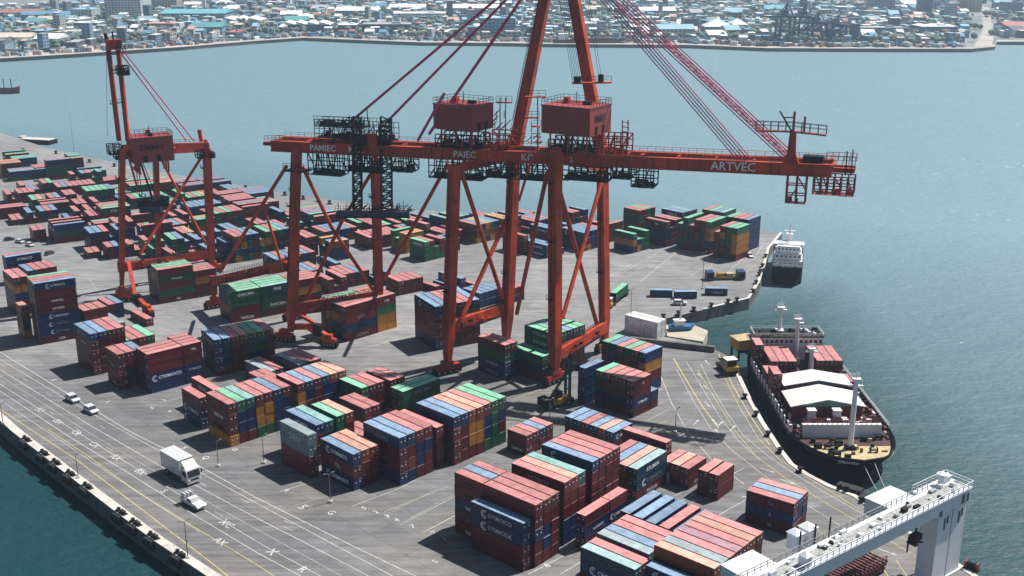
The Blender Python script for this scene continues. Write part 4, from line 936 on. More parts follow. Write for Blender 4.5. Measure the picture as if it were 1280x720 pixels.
# boom end
s = MB(); a, b = gpt(1040), gpt(1068); s.beam(a + gq * 1.5, b + gq * 1.5, 1.2, 1.2, M_CRANE); s.beam(a + gq * 5, b + gq * 5, .8, 1.2, M_CRANE)
s.rail(gpt(1030, 1.6), gpt(1068, 1.6), 2.0, M_CRANE, 1.4, .07); s.rail(gpt(1030, 1.6) + gq * 6, gpt(1068, 1.6) + gq * 6, 2.0, M_CRANE, 1.4, .07); s.beam(gpt(1064, -1), gpt(1064, 5.5), .25, m=M_DARK); s.beam(gpt(1057, -1), gpt(1057, 5), .25, m=M_DARK)
s.obox(gpt(1015, 0) + gq * 2, gd, gq, 5, 3, GR.z + 1.5, GR.z + 3.2, M_DARK); s.build('boom_end', None, root)
s = MB(); a, b = gpt(985, -1.5), gpt(1009, -1.5); cage(s, (a + b) / 2 + gq, gd, gq, (b - a).length, 2.6, 7.2, 21, M_HOUSE, .8); s.build('maintenance_cage', M_DARK, root); s = MB()
a, b = gpt(1018, -1.5), gpt(1069, -1.5); cage(s, (a + b) / 2 + gq * 2, gd, gq, (b - a).length, 4.5, 4.6, 22, M_HOUSE, .9); s.build('maintenance_cage', M_DARK, root)
s = MB(); pb_ = gpt(988, 1.4); s.beam(pb_, pb_ + Vector((0, 0, 8)), 2.4, 1.6, M_CRANE, 1.5, 1.2, up=gq); pz = pb_ + Vector((0, 0, 8)); s.beam(pb_, pb_ + Vector((0, 0, 2.4)), 4.2, 1.7, M_CRANE, 2.2, 1.5, up=gq)
for sgn, ln in ((-1, 9.2), (1, 8)):
    e = pz + gd * (sgn * ln) - Vector((0, 0, .6 if sgn > 0 else 0)); s.beam(pz, e, 1.6, .35, M_HOUSE); s.rail(pz + Vector((0, 0, .2)) - gq * .7, e + Vector((0, 0, .2)) - gq * .7, 2.1, M_DARK, 1.7, .06); s.rail(pz + Vector((0, 0, .2)) + gq * .7, e + Vector((0, 0, .2)) + gq * .7, 2.1, M_DARK, 1.7, .06)
s.beam(pz, pz + Vector((0, 0, 5)), .5, m=M_CRANE); s.beam(pz + gd * 2.6, pz + gd * 2.6 + Vector((0, 0, 3.8)), .45, m=M_CRANE); s.beam(pz + gd * -.3, pz + gd * -3.6 + Vector((0, 0, 5)), .35, m=M_DARK); s.beam(pz + gd * .2 + Vector((0, 0, 3.6)), pz + gd * -2.6 + Vector((0, 0, 3.4)), .25, m=M_DARK)
s.build('boom_pylon', None, root)

# ===== middle crane
E, F_ = Vector((-66, 324.6, 0)), Vector((-42.3, 338, 0)); E.x = PY(363, 428, 324.6).x
tE, tF = PY(371, 184, 325), PY(469, 198, 337)
root = empty('gantry_crane', (-54, 332, 0), 0, 'red middle gantry crane with black hoist towers lowering a navy spreader', 'gantry crane')
leg(root, E, tE, 2.5, V60, 13); leg(root, F_, tF, 2.3, V60, 13)
E2, F2 = Vector((PY(368, 400, 346).x, 346, 0)), Vector((PY(474, 385, 352).x, 352, 0))
leg(root, E2, PY(371, 200, 346), 2.0, V60, 13); leg(root, F2, PY(470, 205, 352), 2.0, V60, 13)
s = MB(); s.beam(tE, PY(371, 200, 346), 1.4, 2, M_CRANE); s.beam(tF, PY(470, 205, 352), 1.4, 2, M_CRANE); s.build('cross_beam', None, root)
pz = PY(385, 386, 326).z; portal(root, E, F_, pz, 3.6, 1.9, 'TQUOMATE', seed=6)
K_ = Vector((PY(270, 400, 358).x, 358, 0)); kz_ = PY(270, 352, 358).z; pk = portal(root, K_, E, kz_, 3.0, 1.8, seed=7, zb=PY(358, 331, 325).z)
leg(root, K_, Vector((K_.x, K_.y, kz_ + 2)), 1.8, V60, 8); bogie(root, K_, V60, 6)
brace(root, PY(358, 208, 326), PY(275, 340, 350)); brace(root, PY(300, 190, 350) if False else PY(331, 262, 330), PY(352, 330, 328), .8)
brace(root, PY(378, 208, 326), PY(415, 285, 332)); brace(root, PY(415, 285, 332), PY(470, 368, 337)); brace(root, PY(465, 215, 337), PY(427, 277, 333)); brace(root, PY(427, 277, 333), PY(384, 372, 327)); brace(root, PY(560, 204, 330), PY(480, 350, 338))
g = girder(root, 338, 540); girder_text(g, 405, 'PAMIEC', 2.5); girder_text(g, 447, 'MOL', 2.5)
s = MB(); a = gpt(338, .6); s.beam(a - gd * 2.5, a, 1.6, 1.0, M_CRANE); s.rail(a - gd * 2.5 + Vector((0, 0, .6)), a + gd * 4 + Vector((0, 0, 1)), 1.6, M_CRANE, 1.2, .06); s.build('girder_end', None, root)
s = MB()
for (x0, x1, hh, sd_) in ((384, 424, 6.6, 31), (430, 474, 5.0, 32), (488, 514, 4.4, 33)):
    s = MB(); a, b = gpt(x0, -1.5), gpt(x1, -1.5); cage(s, (a + b) / 2 + gq * 2.5, gd, gq, (b - a).length, 5, hh, sd_, M_DARK, 2.2); s.build('maintenance_cage', M_DARK, root)
s = MB(); c = tE - Vector((0, 0, 6)); s.obox(c, gd, gq, 7, 5, c.z - 1, c.z - .7, M_DARK); s.rail(c + gd * -3.5 - gq * 2.5, c + gd * 3.5 - gq * 2.5, 1.5, M_DARK, 1.2, .06); s.build('leg_platform', M_DARK, root)
# trolley, hoist towers and spreader
tro = MB(); zt = gpt(445).z + 1.5
a, b = gpt(394, 1.6) , gpt(488, 1.6)
rr = random.Random(77)
cage(tro, (a + b) / 2 + gq * 3 + Vector((0, 0, 5.6)), gd, gq, (b - a).length, 6, 4.4, 41, M_DARK, 1.2, .18)
cage(tro, gpt(425, 1.6) + gq * 2 + Vector((0, 0, 6.8)), gd, gq, 15, 5, 2.2, 43, M_DARK, 1.2, .18)
tro.rail(a + Vector((0, 0, 5.2)) , b + Vector((0, 0, 5.2)), 2.4, M_DARK, 1.3, .06)
for k in range(60):
    p = (a + b) / 2 + gd * rr.uniform(-9, 10) + gq * rr.uniform(-1, 5) + Vector((0, 0, rr.uniform(-1, 6)))
    tro.beam(p, p + rr.choice([gd, gq, Vector((0, 0, 1)), Vector((.6, 0, .8))]) * rr.uniform(1, 3.6), .24, m=M_DARK)
tro.obox(gpt(455, 0) + gq * -1.2, gd, gq, 4, 1.4, zt, zt + 3.2, M_DARK); tro.obox(gpt(466, 0) + gq * -1, gd, gq, 3.6, 1.2, zt, zt + 3.5, M_CRANE)
t = tro.build('trolley', None, root)
Ys = gpt(445).y - 2.5
for x0, x1, ww in ((441, 451, 2.4), (477, 488, 3.0)):
    s = MB(); top, bot = PY((x0 + x1) / 2, 146, Ys), PY((x0 + x1) / 2 + 1, 262, Ys); s.lattice(top, bot, ww, 2.2, 20, M_DARK, .17); s.build('hoist_tower', None, root)

M_NAVY = mat('spreader_navy', (0.012, 0.03, 0.09), .5, var=.2)
s = MB(); a, b = PY(420, 262, Ys), PY(512, 272, Ys); b.z = a.z = (a.z + b.z) / 2; sd2 = (b - a).normalized()
s.beam(a, b, 2.4, 1.3, M_NAVY); s.beam(a + Vector((0, 0, -.9)), b + Vector((0, 0, -.9)), 1.8, .5, M_DARK)
for k in range(70):
    p = a.lerp(b, rr.random()) + Vector((0, rr.uniform(-1.5, 1.5), 1)); s.beam(p, p + rr.choice([Vector((0, 0, 1)), sd2, Vector((.7, 0, .7))]) * rr.uniform(.6, 2.6), .2, m=M_DARK)
s.rail(a + Vector((0, -1.6, 1)), b + Vector((0, -1.6, 1)), 1.6, M_DARK, 1.5, .06); sp3 = s.build('spreader', None, root)
s = MB()                                            # leg base equalisers
for p, d_, px, py in ((E, None, 412, 434),):
    q = P(px, py); dd = (q - p).normalized(); top = Vector((p.x, p.y, 5.0))
    s.beam(top, p + dd * 7 + Vector((0, 0, 6)), 1.6, 1.6, M_CRANE); s.beam(p + dd * 7 + Vector((0, 0, 6)), q + Vector((0, 0, 2.5)), 1.5, 2.2, M_CRANE)
    s.beam(Vector((p.x, p.y, 11)), p + dd * 9 + Vector((0, 0, 7)), .9, .9, M_CRANE); s.obox(p + dd * 10, dd, Vector((-dd.y, dd.x, 0)), 2.6, 2.2, 3.5, 7, M_DARK)
    s.build('equaliser', None, root); bogie(root, q, dd, 4.5); bogie(root, p - dd * 2, dd, 6)
bogie(root, F_, V60, 6.5); bogie(root, E2, V60, 6.5); bogie(root, F2, V60, 6.5)

# ===== left crane
A1 = Vector((PY(152, 376, 365).x, 365, 0)); A2 = Vector((PY(266, 362, 383).x, 383, 0)); A3 = Vector((PY(199, 350, 388).x, 388, 0)); A4 = Vector((PY(268, 350, 401).x, 401, 0))
root = empty('gantry_crane', (A1.x + 10, 376, 0), 0, 'smaller red gantry crane at the left with slender raised apex frame', 'gantry crane')
t1, t2, t3, t4 = PY(153, 186, 365), PY(257, 178, 383), PY(195, 190, 388), PY(261, 186, 401)
for b_, t_, w_ in ((A1, t1, 1.7), (A2, t2, 1.8), (A3, t3, 1.6), (A4, t4, 1.4)): leg(root, b_, t_, w_, V60, 13)
s = MB(); s.beam(t1 - Vector((0, 0, .6)), t3 - Vector((0, 0, .6)), 1.4, 2.0, M_CRANE); s.beam(t2, t4, 1.2, 1.8, M_CRANE); s.build('cross_beam', None, root)
s = MB(); s.beam(t1 + Vector((0, 0, .3)), t2 - Vector((0, 0, 1)), 1.4, 2.0, M_CRANE); s.beam(t3, t4, 1.2, 1.8, M_CRANE); s.rail(t1 + Vector((0, -.6, 1.3)), t2 + Vector((0, -.6, 0)), 1.3, M_CRANE, 1.8, .05); g = s.build('girder', None, root)
me = text_mesh('MOL', 1.8, M_WHITEL, .02, .02); o = inst('lettering', me, g); dd = (t2 - t1).normalized(); o.location = t1.lerp(t2, .56) + Vector((0.1, -.9, -.4)) - parent_world(root); o.rotation_euler = (R_(90), 0, math.atan2(dd.y, dd.x))
pz = PY(160, 334, 366).z; portal(root, A1, A2, pz, 3.0, 1.7, 'TQUOME', seed=8)
for a, b, w_ in (((160, 194, 366), (172, 236, 376), .7), ((200, 196, 387), (258, 306, 384), .9), ((252, 196, 383), (175, 318, 366), 1.0)): brace(root, PY(*a), PY(*b), w_)
boxhouse(root, PY(167, 205, 366), 150, 8.5, 13.5, 8.2, 'ZIMMU')
s = MB(); 
for (x0, y0, x1, y1) in ((135, 58, 149, 176), (148, 62, 160, 176)): s = MB(); s.beam(PY(x0, y0, 368), PY(x1, y1, 366), 1.3, 1.3, M_CRANE); s.build('frame_leg', None, root)
s = MB(); c = PY(142, 55, 368); s.obox(c, V60, bdir(150), 4.5, 3, c.z - 1.6, c.z + 1.4, M_CRANE); s.beam(c, c + Vector((0, 0, 4)), .4, m=M_DARK); s.beam(c + Vector((-2, 0, 1)), c + Vector((-2.4, 0, 3.4)), .9, m=M_DARK)
s.build('apex_head', None, root)
for yy in (60, 67, 88, 92, 130): s = MB(); a, b = PY(138, yy, 367), PY(157 if yy < 100 else 152, yy - 2, 367); s.beam(a, b, .8, .25, m=M_DARK); s.rail(a, b, 1.2, M_DARK, 1.3, .06); s.build('platform', None, root)
s = MB(); cage(s, PY(153, 82, 366), V60, bdir(150), 3.4, 2.5, 3, 51, M_DARK, 1.2); s.build('maintenance_cage', None, root)
stay(root, PY(152, 68, 367), PY(233, 176, 380), .2, 1); stay(root, PY(153, 62, 367), PY(242, 176, 382), .2, 1)
stay(root, PY(133, 66, 368), PY(134, 170, 366), .06, 1, name='hoist_cable', m=M_DARK)
s = MB(); rr = random.Random(9)
for a_ in ((PY(142, 180, 365), 4, 3, 3.2, 52, 1), (PY(172, 190, 372), 15, 4, 1.6, 53, 2.2), (PY(252, 186, 383), 4, 3, 3, 54, 1), (PY(262, 190, 384), 3, 2, 2, 55, 1)): s = MB(); cage(s, a_[0], V60, bdir(150), a_[1], a_[2], a_[3], a_[4], M_DARK, a_[5]); s.build('maintenance_cage', M_DARK, root)
s = MB(); s.beam(PY(249, 162, 383), PY(252, 177, 383), 1.2, 1.0, m=M_CRANE); s.build('post', None, root)
s = MB(); c = PY(171, 196, 376); s.obox(c, V60, bdir(150), 4.6, 3, c.z - 1.4, c.z + 1, M_DARK); s.build('trolley', None, root); s = MB(); c2 = PY(192, 252, 376)
s.obox(c2, bdir(80), bdir(170), 10, 3.2, c2.z - 1.5, c2.z + .6, M_DARK); s.obox(c2 + Vector((-1, -1, 0)), bdir(80), bdir(170), 7, 3, c2.z - 3.4, c2.z - 1.4, M_NAVY)
for k in range(40):
    p = c2 + Vector((rr.uniform(-5, 5), rr.uniform(-1, 1), .5)); s.beam(p, p + rr.choice([Vector((0, 0, 1)), Vector((1, 0, .6))]) * rr.uniform(.6, 2.4), .18, m=M_DARK)
s.build('spreader', None, root)
for x0, x1 in ((168, 175), (171, 178), (174, 190), (176, 196)): stay(root, PY(x0, 198, 376), PY(x1, 246, 376), .14 if x0 != 174 else .35, 1, name='hoist_cable', m=M_DARK)
q = P(186, 396); dd = (q - A1).normalized(); s = MB(); s.beam(Vector((A1.x, A1.y, 5)), A1 + dd * 9 + Vector((0, 0, 5.5)), 1.5, 1.5, M_CRANE); s.beam(A1 + dd * 9 + Vector((0, 0, 5.5)), q + Vector((0, 0, 2.5)), 1.3, 2.0, M_CRANE); s.beam(Vector((A1.x + 3, A1.y + 2, 14)), A1 + dd * 12 + Vector((0, 0, 5)), 1.2, 1.2, M_CRANE); s.obox(A1 + dd * 14, dd, bdir(45), 2.6, 1.8, 2.4, 6, M_DARK); s.build('equaliser', None, root)
bogie(root, q, dd, 5); bogie(root, A1, bdir(80), 7); bogie(root, A2, V60, 6); bogie(root, A3, V60, 6); bogie(root, A4, V60, 6)
# ------------------------------------------------------------------ ships
M_HULL = mat('hull_black', (0.006, 0.006, 0.008), 0.6, spec=.15, var=.3, scale=.2, dirt=((0.06, 0.035, 0.025), .4, .6, .6))
M_SHIPW = mat('ship_white', (0.72, 0.73, 0.74), 0.5, var=.08, scale=.3, dirt=((0.4, 0.3, 0.22), .5, .66, .5))
M_DECK = mat('deck_beige', (0.42, 0.34, 0.2), 0.8, var=.2, scale=.4, dirt=((0.2, 0.12, 0.07), .5, .55, .7))
M_DECKR = mat('deck_oxide', (0.055, 0.022, 0.022), 0.85, var=.3, scale=.4)
M_ROPE = mat('rope', (0.45, 0.45, 0.42), .9)
def hull(root, name, L, B, z0, zd, zb, m, deckm, bulw=1.0, stern=.86, nose=.16, rz=0):
    """ship hull in its own axes: stern at x=0, bow at x=L"""
    n = 40; top = []; bot = []
    for i in range(n + 1):
        t = i / n; x = t * L
        f = stern + (1 - stern) * min(1, t / .12) if t < .12 else (1.0 if t < 1 - nose * 1.7 else math.sqrt(max(0, 1 - ((t - (1 - nose * 1.7)) / (nose * 1.7)) ** 2.3)))
        fb = (min(1, .55 + t * 4) if t < .12 else 1.0) * (1.0 if t < 1 - nose * 2.4 else max(0, 1 - ((t - (1 - nose * 2.4)) / (nose * 2.2)) ** 1.6))
        z = zd + (zb - zd) * max(0, (t - .72) / .28) ** 1.5
        top.append((x, f * B / 2, z)); bot.append((min(x, L * .965), fb * B / 2 * .96, z0))
    s = MB(); vs = []; 
    for sg in (-1, 1):
        for a, b in zip(top, bot): vs += [(a[0], sg * a[1], a[2] + bulw), (b[0], sg * b[1], b[2])]
    k = 2 * (n + 1); fs = []
    for i in range(n):
        fs.append((2 * i, 2 * i + 1, 2 * i + 3, 2 * i + 2)); fs.append((k + 2 * i, k + 2 * i + 2, k + 2 * i + 3, k + 2 * i + 1))
    fs.append((0, k, k + 1, 1)); fs.append((2 * n, 2 * n + 1, k + 2 * n + 1, k + 2 * n)); s.add(vs, fs)
    h = s.build(name, m, root, off=(0, 0, 0)); md = h.modifiers.new('thickness', 'SOLIDIFY'); md.thickness = .25; md.offset = -1 if False else 0
    d = MB()
    for i in range(n):
        a, b = top[i], top[i + 1]; mm = deckm[1] if (i + .5) / n > deckm[2] else deckm[0]
        d.add([(a[0], -a[1] * .985, a[2]), (b[0], -b[1] * .985, b[2]), (b[0], b[1] * .985, b[2]), (a[0], a[1] * .985, a[2])], [(0, 1, 2, 3)], mm)
    d.build('deck', None, root, off=(0, 0, 0)); return h, top
def winbox(s, x0, x1, y0, y1, z0, z1, m, wz, side='x1', n=10, ww=.9, wh=.8):
    s.box(x0, x1, y0, y1, z0, z1, m)
    for i in range(n):
        c = y0 + (y1 - y0) * (i + .5) / n
        for zz in wz: s.box(x1, x1 + .04, c - ww / 2, c + ww / 2, zz, zz + wh, M_GLASS)
# cargo ship alongside: bow towards us
sx = 81.5; SY = 315; root = empty('cargo_ship', (sx, SY, WZ), R_(-90), 'black hulled cargo ship with red containers and two white pitched covers', 'cargo ship')
# ship axes: +x runs towards the viewer (world -Y); +y is world +X
zd = 4.7; hh, top = hull(root, 'hull', 79, 26, -.5, zd, 6.2, M_HULL, (M_DECKR, M_DECK, .85), 1.0, .8, .19)
s = MB(); winbox(s, 2.5, 7.5, -10.6, 9.2, zd, zd + 7.0, M_SHIPW, (zd + 5.4,), n=14, ww=.8); s.box(0.8, 2.5, -8.6, 8.0, zd, zd + 5.4, M_SHIPW)
s.box(.8, 7.7, -10.9, 9.5, zd + 7.0, zd + 7.2, M_DARK); rr = random.Random(3)
for k in range(30): x, y = rr.uniform(1.2, 6), rr.uniform(-10, 8.6); s.box(x, x + rr.uniform(.3, 1.1), y, y + rr.uniform(.3, 1.3), zd + 7.2, zd + 7.2 + rr.uniform(.3, 1.2), rr.choice([M_DARK, M_DARK, M_SHIPW]))
for a, b in (((1, -10.8), (7.5, -10.8)), ((1, 9.4), (7.5, 9.4)), ((1, -10.8), (1, 9.4)), ((7.5, -10.8), (7.5, 9.4))): s.rail((*a, zd + 7.2), (*b, zd + 7.2), 1.1, M_SHIPW, 1.5, .04)
s.build('superstructure', None, root, off=(0, 0, 0))
for nm, x, y, zb, h_, r_ in (('mast', 4, -2.8, zd + 7, 8, .6), ('mast', 8.6, 1.2, zd, 13, .7), ('mast', 22.5, 2.0, zd, 9, .75), ('foremast', 69, -.2, zd + .2, 18.4, .75)):
    s = MB(); s.tube((x, y, zb), (x, y, zb + h_), r_, 12, M_SHIPW, r_ * .72)
    s.box(x - .4, x + .4, y - 1.7, y + 1.7, zb + h_ * .9, zb + h_ * .9 + .3, M_SHIPW); s.box(x - .7, x + .7, y - 1.0, y + 1.0, zb + h_, zb + h_ + .25, M_SHIPW)
    for q in (-1.4, 1.4): s.tube((x, y + q, zb + h_ * .9), (x, y + q, zb + h_ * .9 + 1.6), .08, 6, M_SHIPW)
    s.tube((x, y, zb + h_), (x, y, zb + h_ + 2), .12, 6, M_SHIPW); s.rail((x - .8, y - 1, zb + h_ + .25), (x - .8, y + 1, zb + h_ + .25), .9, M_SHIPW, .6, .04)
    s.box(x - 1.1, x + 1.1, y - 1.1, y + 1.1, zb, zb + 1.3, M_SHIPW if nm == 'mast' else M_DARK); s.build(nm, None, root, off=(0, 0, 0))
M_HOLD = mat('hold_red', (0.13, 0.014, 0.02), .55, var=.2, scale=.4)
M_COVER = mat('white_cover', (0.58, 0.57, 0.54), .7, var=.08, scale=.3)
for x0, x1, z1, rid, yc, hw in ((31, 39, zd + 4.6, 1.5, -.2, 9.2), (41, 51.5, zd + 4.0, 1.8, -.9, 9.6)):
    s = MB(); w_ = hw - .7; s.box(x0 + .3, x1 - .3, yc - w_, yc + w_, zd, z1, M_HOLD)
    for k in range(17): y = yc - w_ + k * (2 * w_ / 17); s.box(x1 - .3, x1 - .2, y, y + .12, zd, z1, M_HOLD); s.box(x0 + .3 + k * (x1 - x0 - 1) / 17, x0 + .42 + k * (x1 - x0 - 1) / 17, yc - w_ - .1, yc - w_, zd, z1, M_HOLD)
    s.add([(x1 - .3, yc - w_, z1), (x1 - .3, yc + w_, z1), (x1 - .3, yc, z1 + rid - .1)], [(0, 1, 2)], mat('gable_teal', (.12, .2, .2), .6)); s.add([(x0 + .3, yc - w_, z1), (x0 + .3, yc + w_, z1), (x0 + .3, yc, z1 + rid - .1)], [(0, 2, 1)], M_HOLD)
    h = s.build('hold', None, root, off=(0, 0, 0)); s = MB()
    for sg in (-1, 1): s.add([(x0, yc + sg * hw, z1 - .12), (x1, yc + sg * hw, z1 - .12), (x1, yc, z1 + rid), (x0, yc, z1 + rid), (x0, yc + sg * hw, z1 + .1), (x1, yc + sg * hw, z1 + .1), (x1, yc, z1 + rid + .22), (x0, yc, z1 + rid + .22)], MB.BF)
    s.build('cover', M_COVER, h, off=(0, 0, 0))
s = MB(); s.box(61, 61.6, -9.8, 9.6, zd, zd + 3.6, M_SHIPW); s.box(60.2, 61, -9.9, 9.7, zd + 3.3, zd + 3.5, M_SHIPW); s.rail((61.3, -9.8, zd + 3.6), (61.3, 9.6, zd + 3.6), 1.0, M_HOLD, 1.2, .05); s.rail((60, -9.8, zd + 3.6), (60, 9.6, zd + 3.6), 1.0, M_HOLD, 1.2, .05)
s.build('breakwater', None, root, off=(0, 0, 0))
for y in (-5.6, .8):
    s = MB(); s.box(52.2, 54, y - .9, y + .9, zd, zd + 4.0, M_SHIPW); s.box(52.1, 54.1, y - 1.1, y + 1.1, zd + 3.7, zd + 4.1, M_SHIPW); s.build('vent', None, root, off=(0, 0, 0))
for k in range(64):
    s = MB(); x, y = rr.uniform(52, 60), rr.uniform(-9.6, 9.4); s.box(x, x + rr.uniform(.3, 1.8), y, y + rr.uniform(.3, 2.2), zd, zd + rr.uniform(.5, 2.4), rr.choice([M_HOLD, M_HOLD, M_DARK, M_SHIPW, M_HOLD])); s.build('deck_gear', None, root, off=(0, 0, 0))
for k in range(26):
    x = rr.uniform(62.5, 74.5); w_ = 9.5 * math.sqrt(max(0, 1 - ((x - 58) / 20) ** 2)); y = rr.uniform(-w_, w_); z = zd + .1 + 1.5 * max(0, (x / 79 - .72) / .28) ** 1.5
    m_ = rr.choice([M_DARK, M_DARK, M_DARK, M_HOLD, M_DECK]); s = MB()
    if rr.random() < .55: s.tube((x, y - .8, z + .7), (x, y + .8, z + .7), rr.uniform(.35, .7), 10, m_); s.box(x - .5, x + .5, y - .9, y - .7, z, z + 1.2, M_DARK); s.box(x - .5, x + .5, y + .7, y + .9, z, z + 1.2, M_DARK)
    else: s.box(x, x + rr.uniform(.3, 1.3), y, y + rr.uniform(.4, 1.8), z - .1, z + rr.uniform(.4, 1.2), m_)
    s.build('winch', None, root, off=(0, 0, 0))
for k in range(80):                          # gear along both side decks
    s = MB(); x = rr.uniform(10, 62); y = rr.choice([rr.uniform(-12.2, -10.2), rr.uniform(10.2, 12.0), rr.uniform(-12.2, -10.2)])
    if y < 0 and (x < 17 or 25 < x < 39): continue
    s.box(x, x + rr.uniform(.4, 2), y, y + rr.uniform(.3, 1.2), zd, zd + rr.uniform(.4, 2.2), rr.choice([M_HOLD, M_DARK, M_DARK, M_SHIPW, M_STEEL])); s.build('deck_gear', None, root, off=(0, 0, 0))
for k in range(14):
    x = 14 + k * 3.4; s = MB(); a = top[int(x / 79 * 40)]
    for q in (0, 1.0): s.beam((x + q, -a[1] + .35, a[2]), (x + q, -a[1] + .1, a[2] + 3.4), .2, m=M_SHIPW)
    s.beam((x, -a[1] + .1, a[2] + 3.3), (x + 1, -a[1] + .1, a[2] + 3.3), .2, m=M_SHIPW); s.build('lashing_frame', None, root, off=(0, 0, 0))
s = MB(); s.rail((10, 12.7, zd + 1), (58, 12.7, zd + 1), 1.2, M_SHIPW, 2, .05); s.build('side_railing', None, root, off=(0, 0, 0))
me = text_mesh('STREDAIADA', .8, M_WHITEL, .02, .0)
o = inst('lettering', me, root); o.location = (78.6, -3.4, 6.3); o.rotation_euler = (R_(72), 0, R_(76))
def shipbox(col, x, y, z, L, th, lb):
    body, roof, door = cmesh(col, L, th)
    t = empty('shipping_container', (sx + y, SY - x, WZ + z), R_(-90), lb, 'container', 'containers on the deck of the cargo ship')
    inst('body', body, t); inst('roof', roof, t); inst('door', door, t)
hz = 2.6
for j, y in enumerate((-8.0, -5.5, -3.0)):
    for k in range(2): shipbox('r', 16.2, y, zd + .1 + k * hz, 12.2, 2.6, 'dark red container, %s tier, %s row from the quay, aft deck of cargo ship' % (['lower', 'upper'][k], ['second', 'third', 'fourth'][j]))
for j, y in enumerate((5.0, 7.5, 10.0)):
    for k in range(2): shipbox('r', 15.6, y, zd + .1 + k * hz, 12.2, 2.6, 'dark red container, %s tier, %s row from the sea, aft deck of cargo ship' % (['lower', 'upper'][k], ['third', 'second', 'outermost'][j]))
for j, (x, n, L) in enumerate(((13, 3, 6.06), (28.5, 2, 6.06), (35.5, 3, 6.06))):
    for k in range(n): shipbox('r', x, -11.1, zd + .1 + k * hz, L, 2.6, 'short dark red container, %s tier of %s quayside pile on the ship' % (['lower', 'middle', 'upper'][k], ['aftmost', 'central', 'foremost'][j]))
shipbox('r', 27.2, -8.0, zd + .1, 6.06, 2.6, 'short red container low on deck between ship boxes and first white cover'); shipbox('r', 28.0, 10.4, zd + .1, 6.06, 2.6, 'short red container by the seaward rail beside the first white cover')
M_TARP = mat('tarp_green', (.12, .22, .17), .8, var=.3, scale=1)
for k in range(34):
    s = MB(); x, y = rr.uniform(23.5, 29.5), rr.uniform(-5, 8.5); s.box(x, x + rr.uniform(.6, 2), y, y + rr.uniform(.6, 2), zd, zd + rr.uniform(.5, 3.2), rr.choice([M_TARP, M_SHIPW, M_DARK, M_HOLD, M_HOLD])); s.build('deck_gear', None, root, off=(0, 0, 0))
# mooring lines
for i, (a, b) in enumerate((((1078, 577), (1128, 642)), ((1092, 575), (1135, 646)))):
    p = PY(a[0], a[1], 238); q = P(b[0], b[1], 0.4); s = MB(); pts = [p.lerp(q, t / 10) - Vector((0, 0, 2.2 * math.sin(math.pi * t / 10))) for t in range(11)]
    s.path(pts, .09, 6); tag(s.build('mooring_line', M_ROPE), 'pale mooring rope from the cargo ship bow, %s one' % (['nearer the quay', 'farther from the quay'][i]), 'mooring rope')
# ship at the upper basin, stern towards us
root = empty('coaster_ship', (101.6, 397, WZ), math.atan2(math.cos(R_(14)), math.sin(R_(14))), 'white and dark ship moored at the upper basin with its stern towards us', 'ship')
h, top = hull(root, 'hull', 36, 11.0, -.5, 6.2, 7.5, M_HULL, (M_QUAYW, M_QUAYW, .8), .8, .92)
s = MB(); s.box(2, 14, -5.2, 5.2, 6.2, 9.0, M_SHIPW); s.box(3, 13, -4.8, 4.8, 9.0, 11.6, M_SHIPW); s.box(4, 12, -4.2, 4.2, 11.6, 14.0, M_SHIPW); s.box(6, 11, -5.6, 5.6, 14.0, 14.3, M_SHIPW)
for zz, hw in ((7.4, 5.2), (10.0, 4.8), (12.4, 4.2)):
    x0 = {7.4: 2, 10.0: 3, 12.4: 4}[zz]
    for k in range(6): y = -hw + .5 + k * (2 * hw - 1.6) / 5; s.box(x0 - .04, x0, y, y + .6, zz, zz + .7, M_GLASS)
for zz, x0, hw in ((9, 2, 5.2), (11.6, 3, 4.8), (14.3, 6, 5.6), (7, .2, 5.4)): s.rail((x0, -hw, zz), (x0, hw, zz), 1.1, M_SHIPW, 1, .05)
s.tube((9, 0, 14), (9, 0, 22), .3, 8, M_SHIPW, .15); s.box(8.6, 9.4, -2, 2, 18.5, 18.8, M_SHIPW); s.box(11, 13, -1.2, 1.2, 14, 17, M_SHIPW)
for y in (-3, 3): s.tube((.8, y - .6, 7), (.8, y + .6, 7), .5, 8, M_DARK)
s.build('superstructure', None, root, off=(0, 0, 0))
s = MB(); s.box(17, 29, -4.0, 4.0, 6.2, 7.8, M_SHIPW); s.build('hatch', None, root, off=(0, 0, 0))
# small ship far left
p = P(4, 117, WZ); root = empty('small_freighter', (p.x - 14, p.y, WZ), R_(4), 'small dark red freighter far out at the left edge', 'ship')
h, top = hull(root, 'hull', 28, 7, -.4, 3.6, 5.6, mat('hull_maroon', (.13, .02, .02), .5), (M_DECKR, M_DECKR, .8), .7)
s = MB(); s.box(2, 8, -2.8, 2.8, 3.6, 8, M_SHIPW)
for x in (3, 9, 15, 21): s.tube((x, 0, 3.6), (x, 0, 12), .35, 6, M_DARK)
s.build('superstructure', None, root, off=(0, 0, 0))
# barge moored at the far left quay, pontoon and white boat at the slip
p = P(40, 181, WZ); root = empty('barge', (p.x, p.y + 6, WZ), R_(-14), 'long flat pale barge moored outside the far left quay', 'barge')
s = MB(); s.box(-13, 13, -4, 4, -.5, 2.6, M_HULL); s.box(-12, 12, -3.6, 3.6, 2.6, 3.0, M_KERB); s.build('hull', None, root, off=(0, 0, 0)); s = MB(); s.box(-11, -8, -2, 2, 3.0, 4.2, M_KERB); s.build('cabin', None, root, off=(0, 0, 0))
pts = [P(832, 406, -.6), P(862, 404, -.6), P(885, 413.5, -.6), P(879, 427, -.6), P(834, 420, -.6)]
s = MB(); s.prism([(q.x, q.y) for q in reversed(pts)], WZ - 1, -.6, mat('pontoon_beige', (.38, .34, .28), .9, var=.15, scale=.3)); tag(s.build('pontoon'), 'beige concrete pontoon beside the slip between both wharves', 'pontoon')
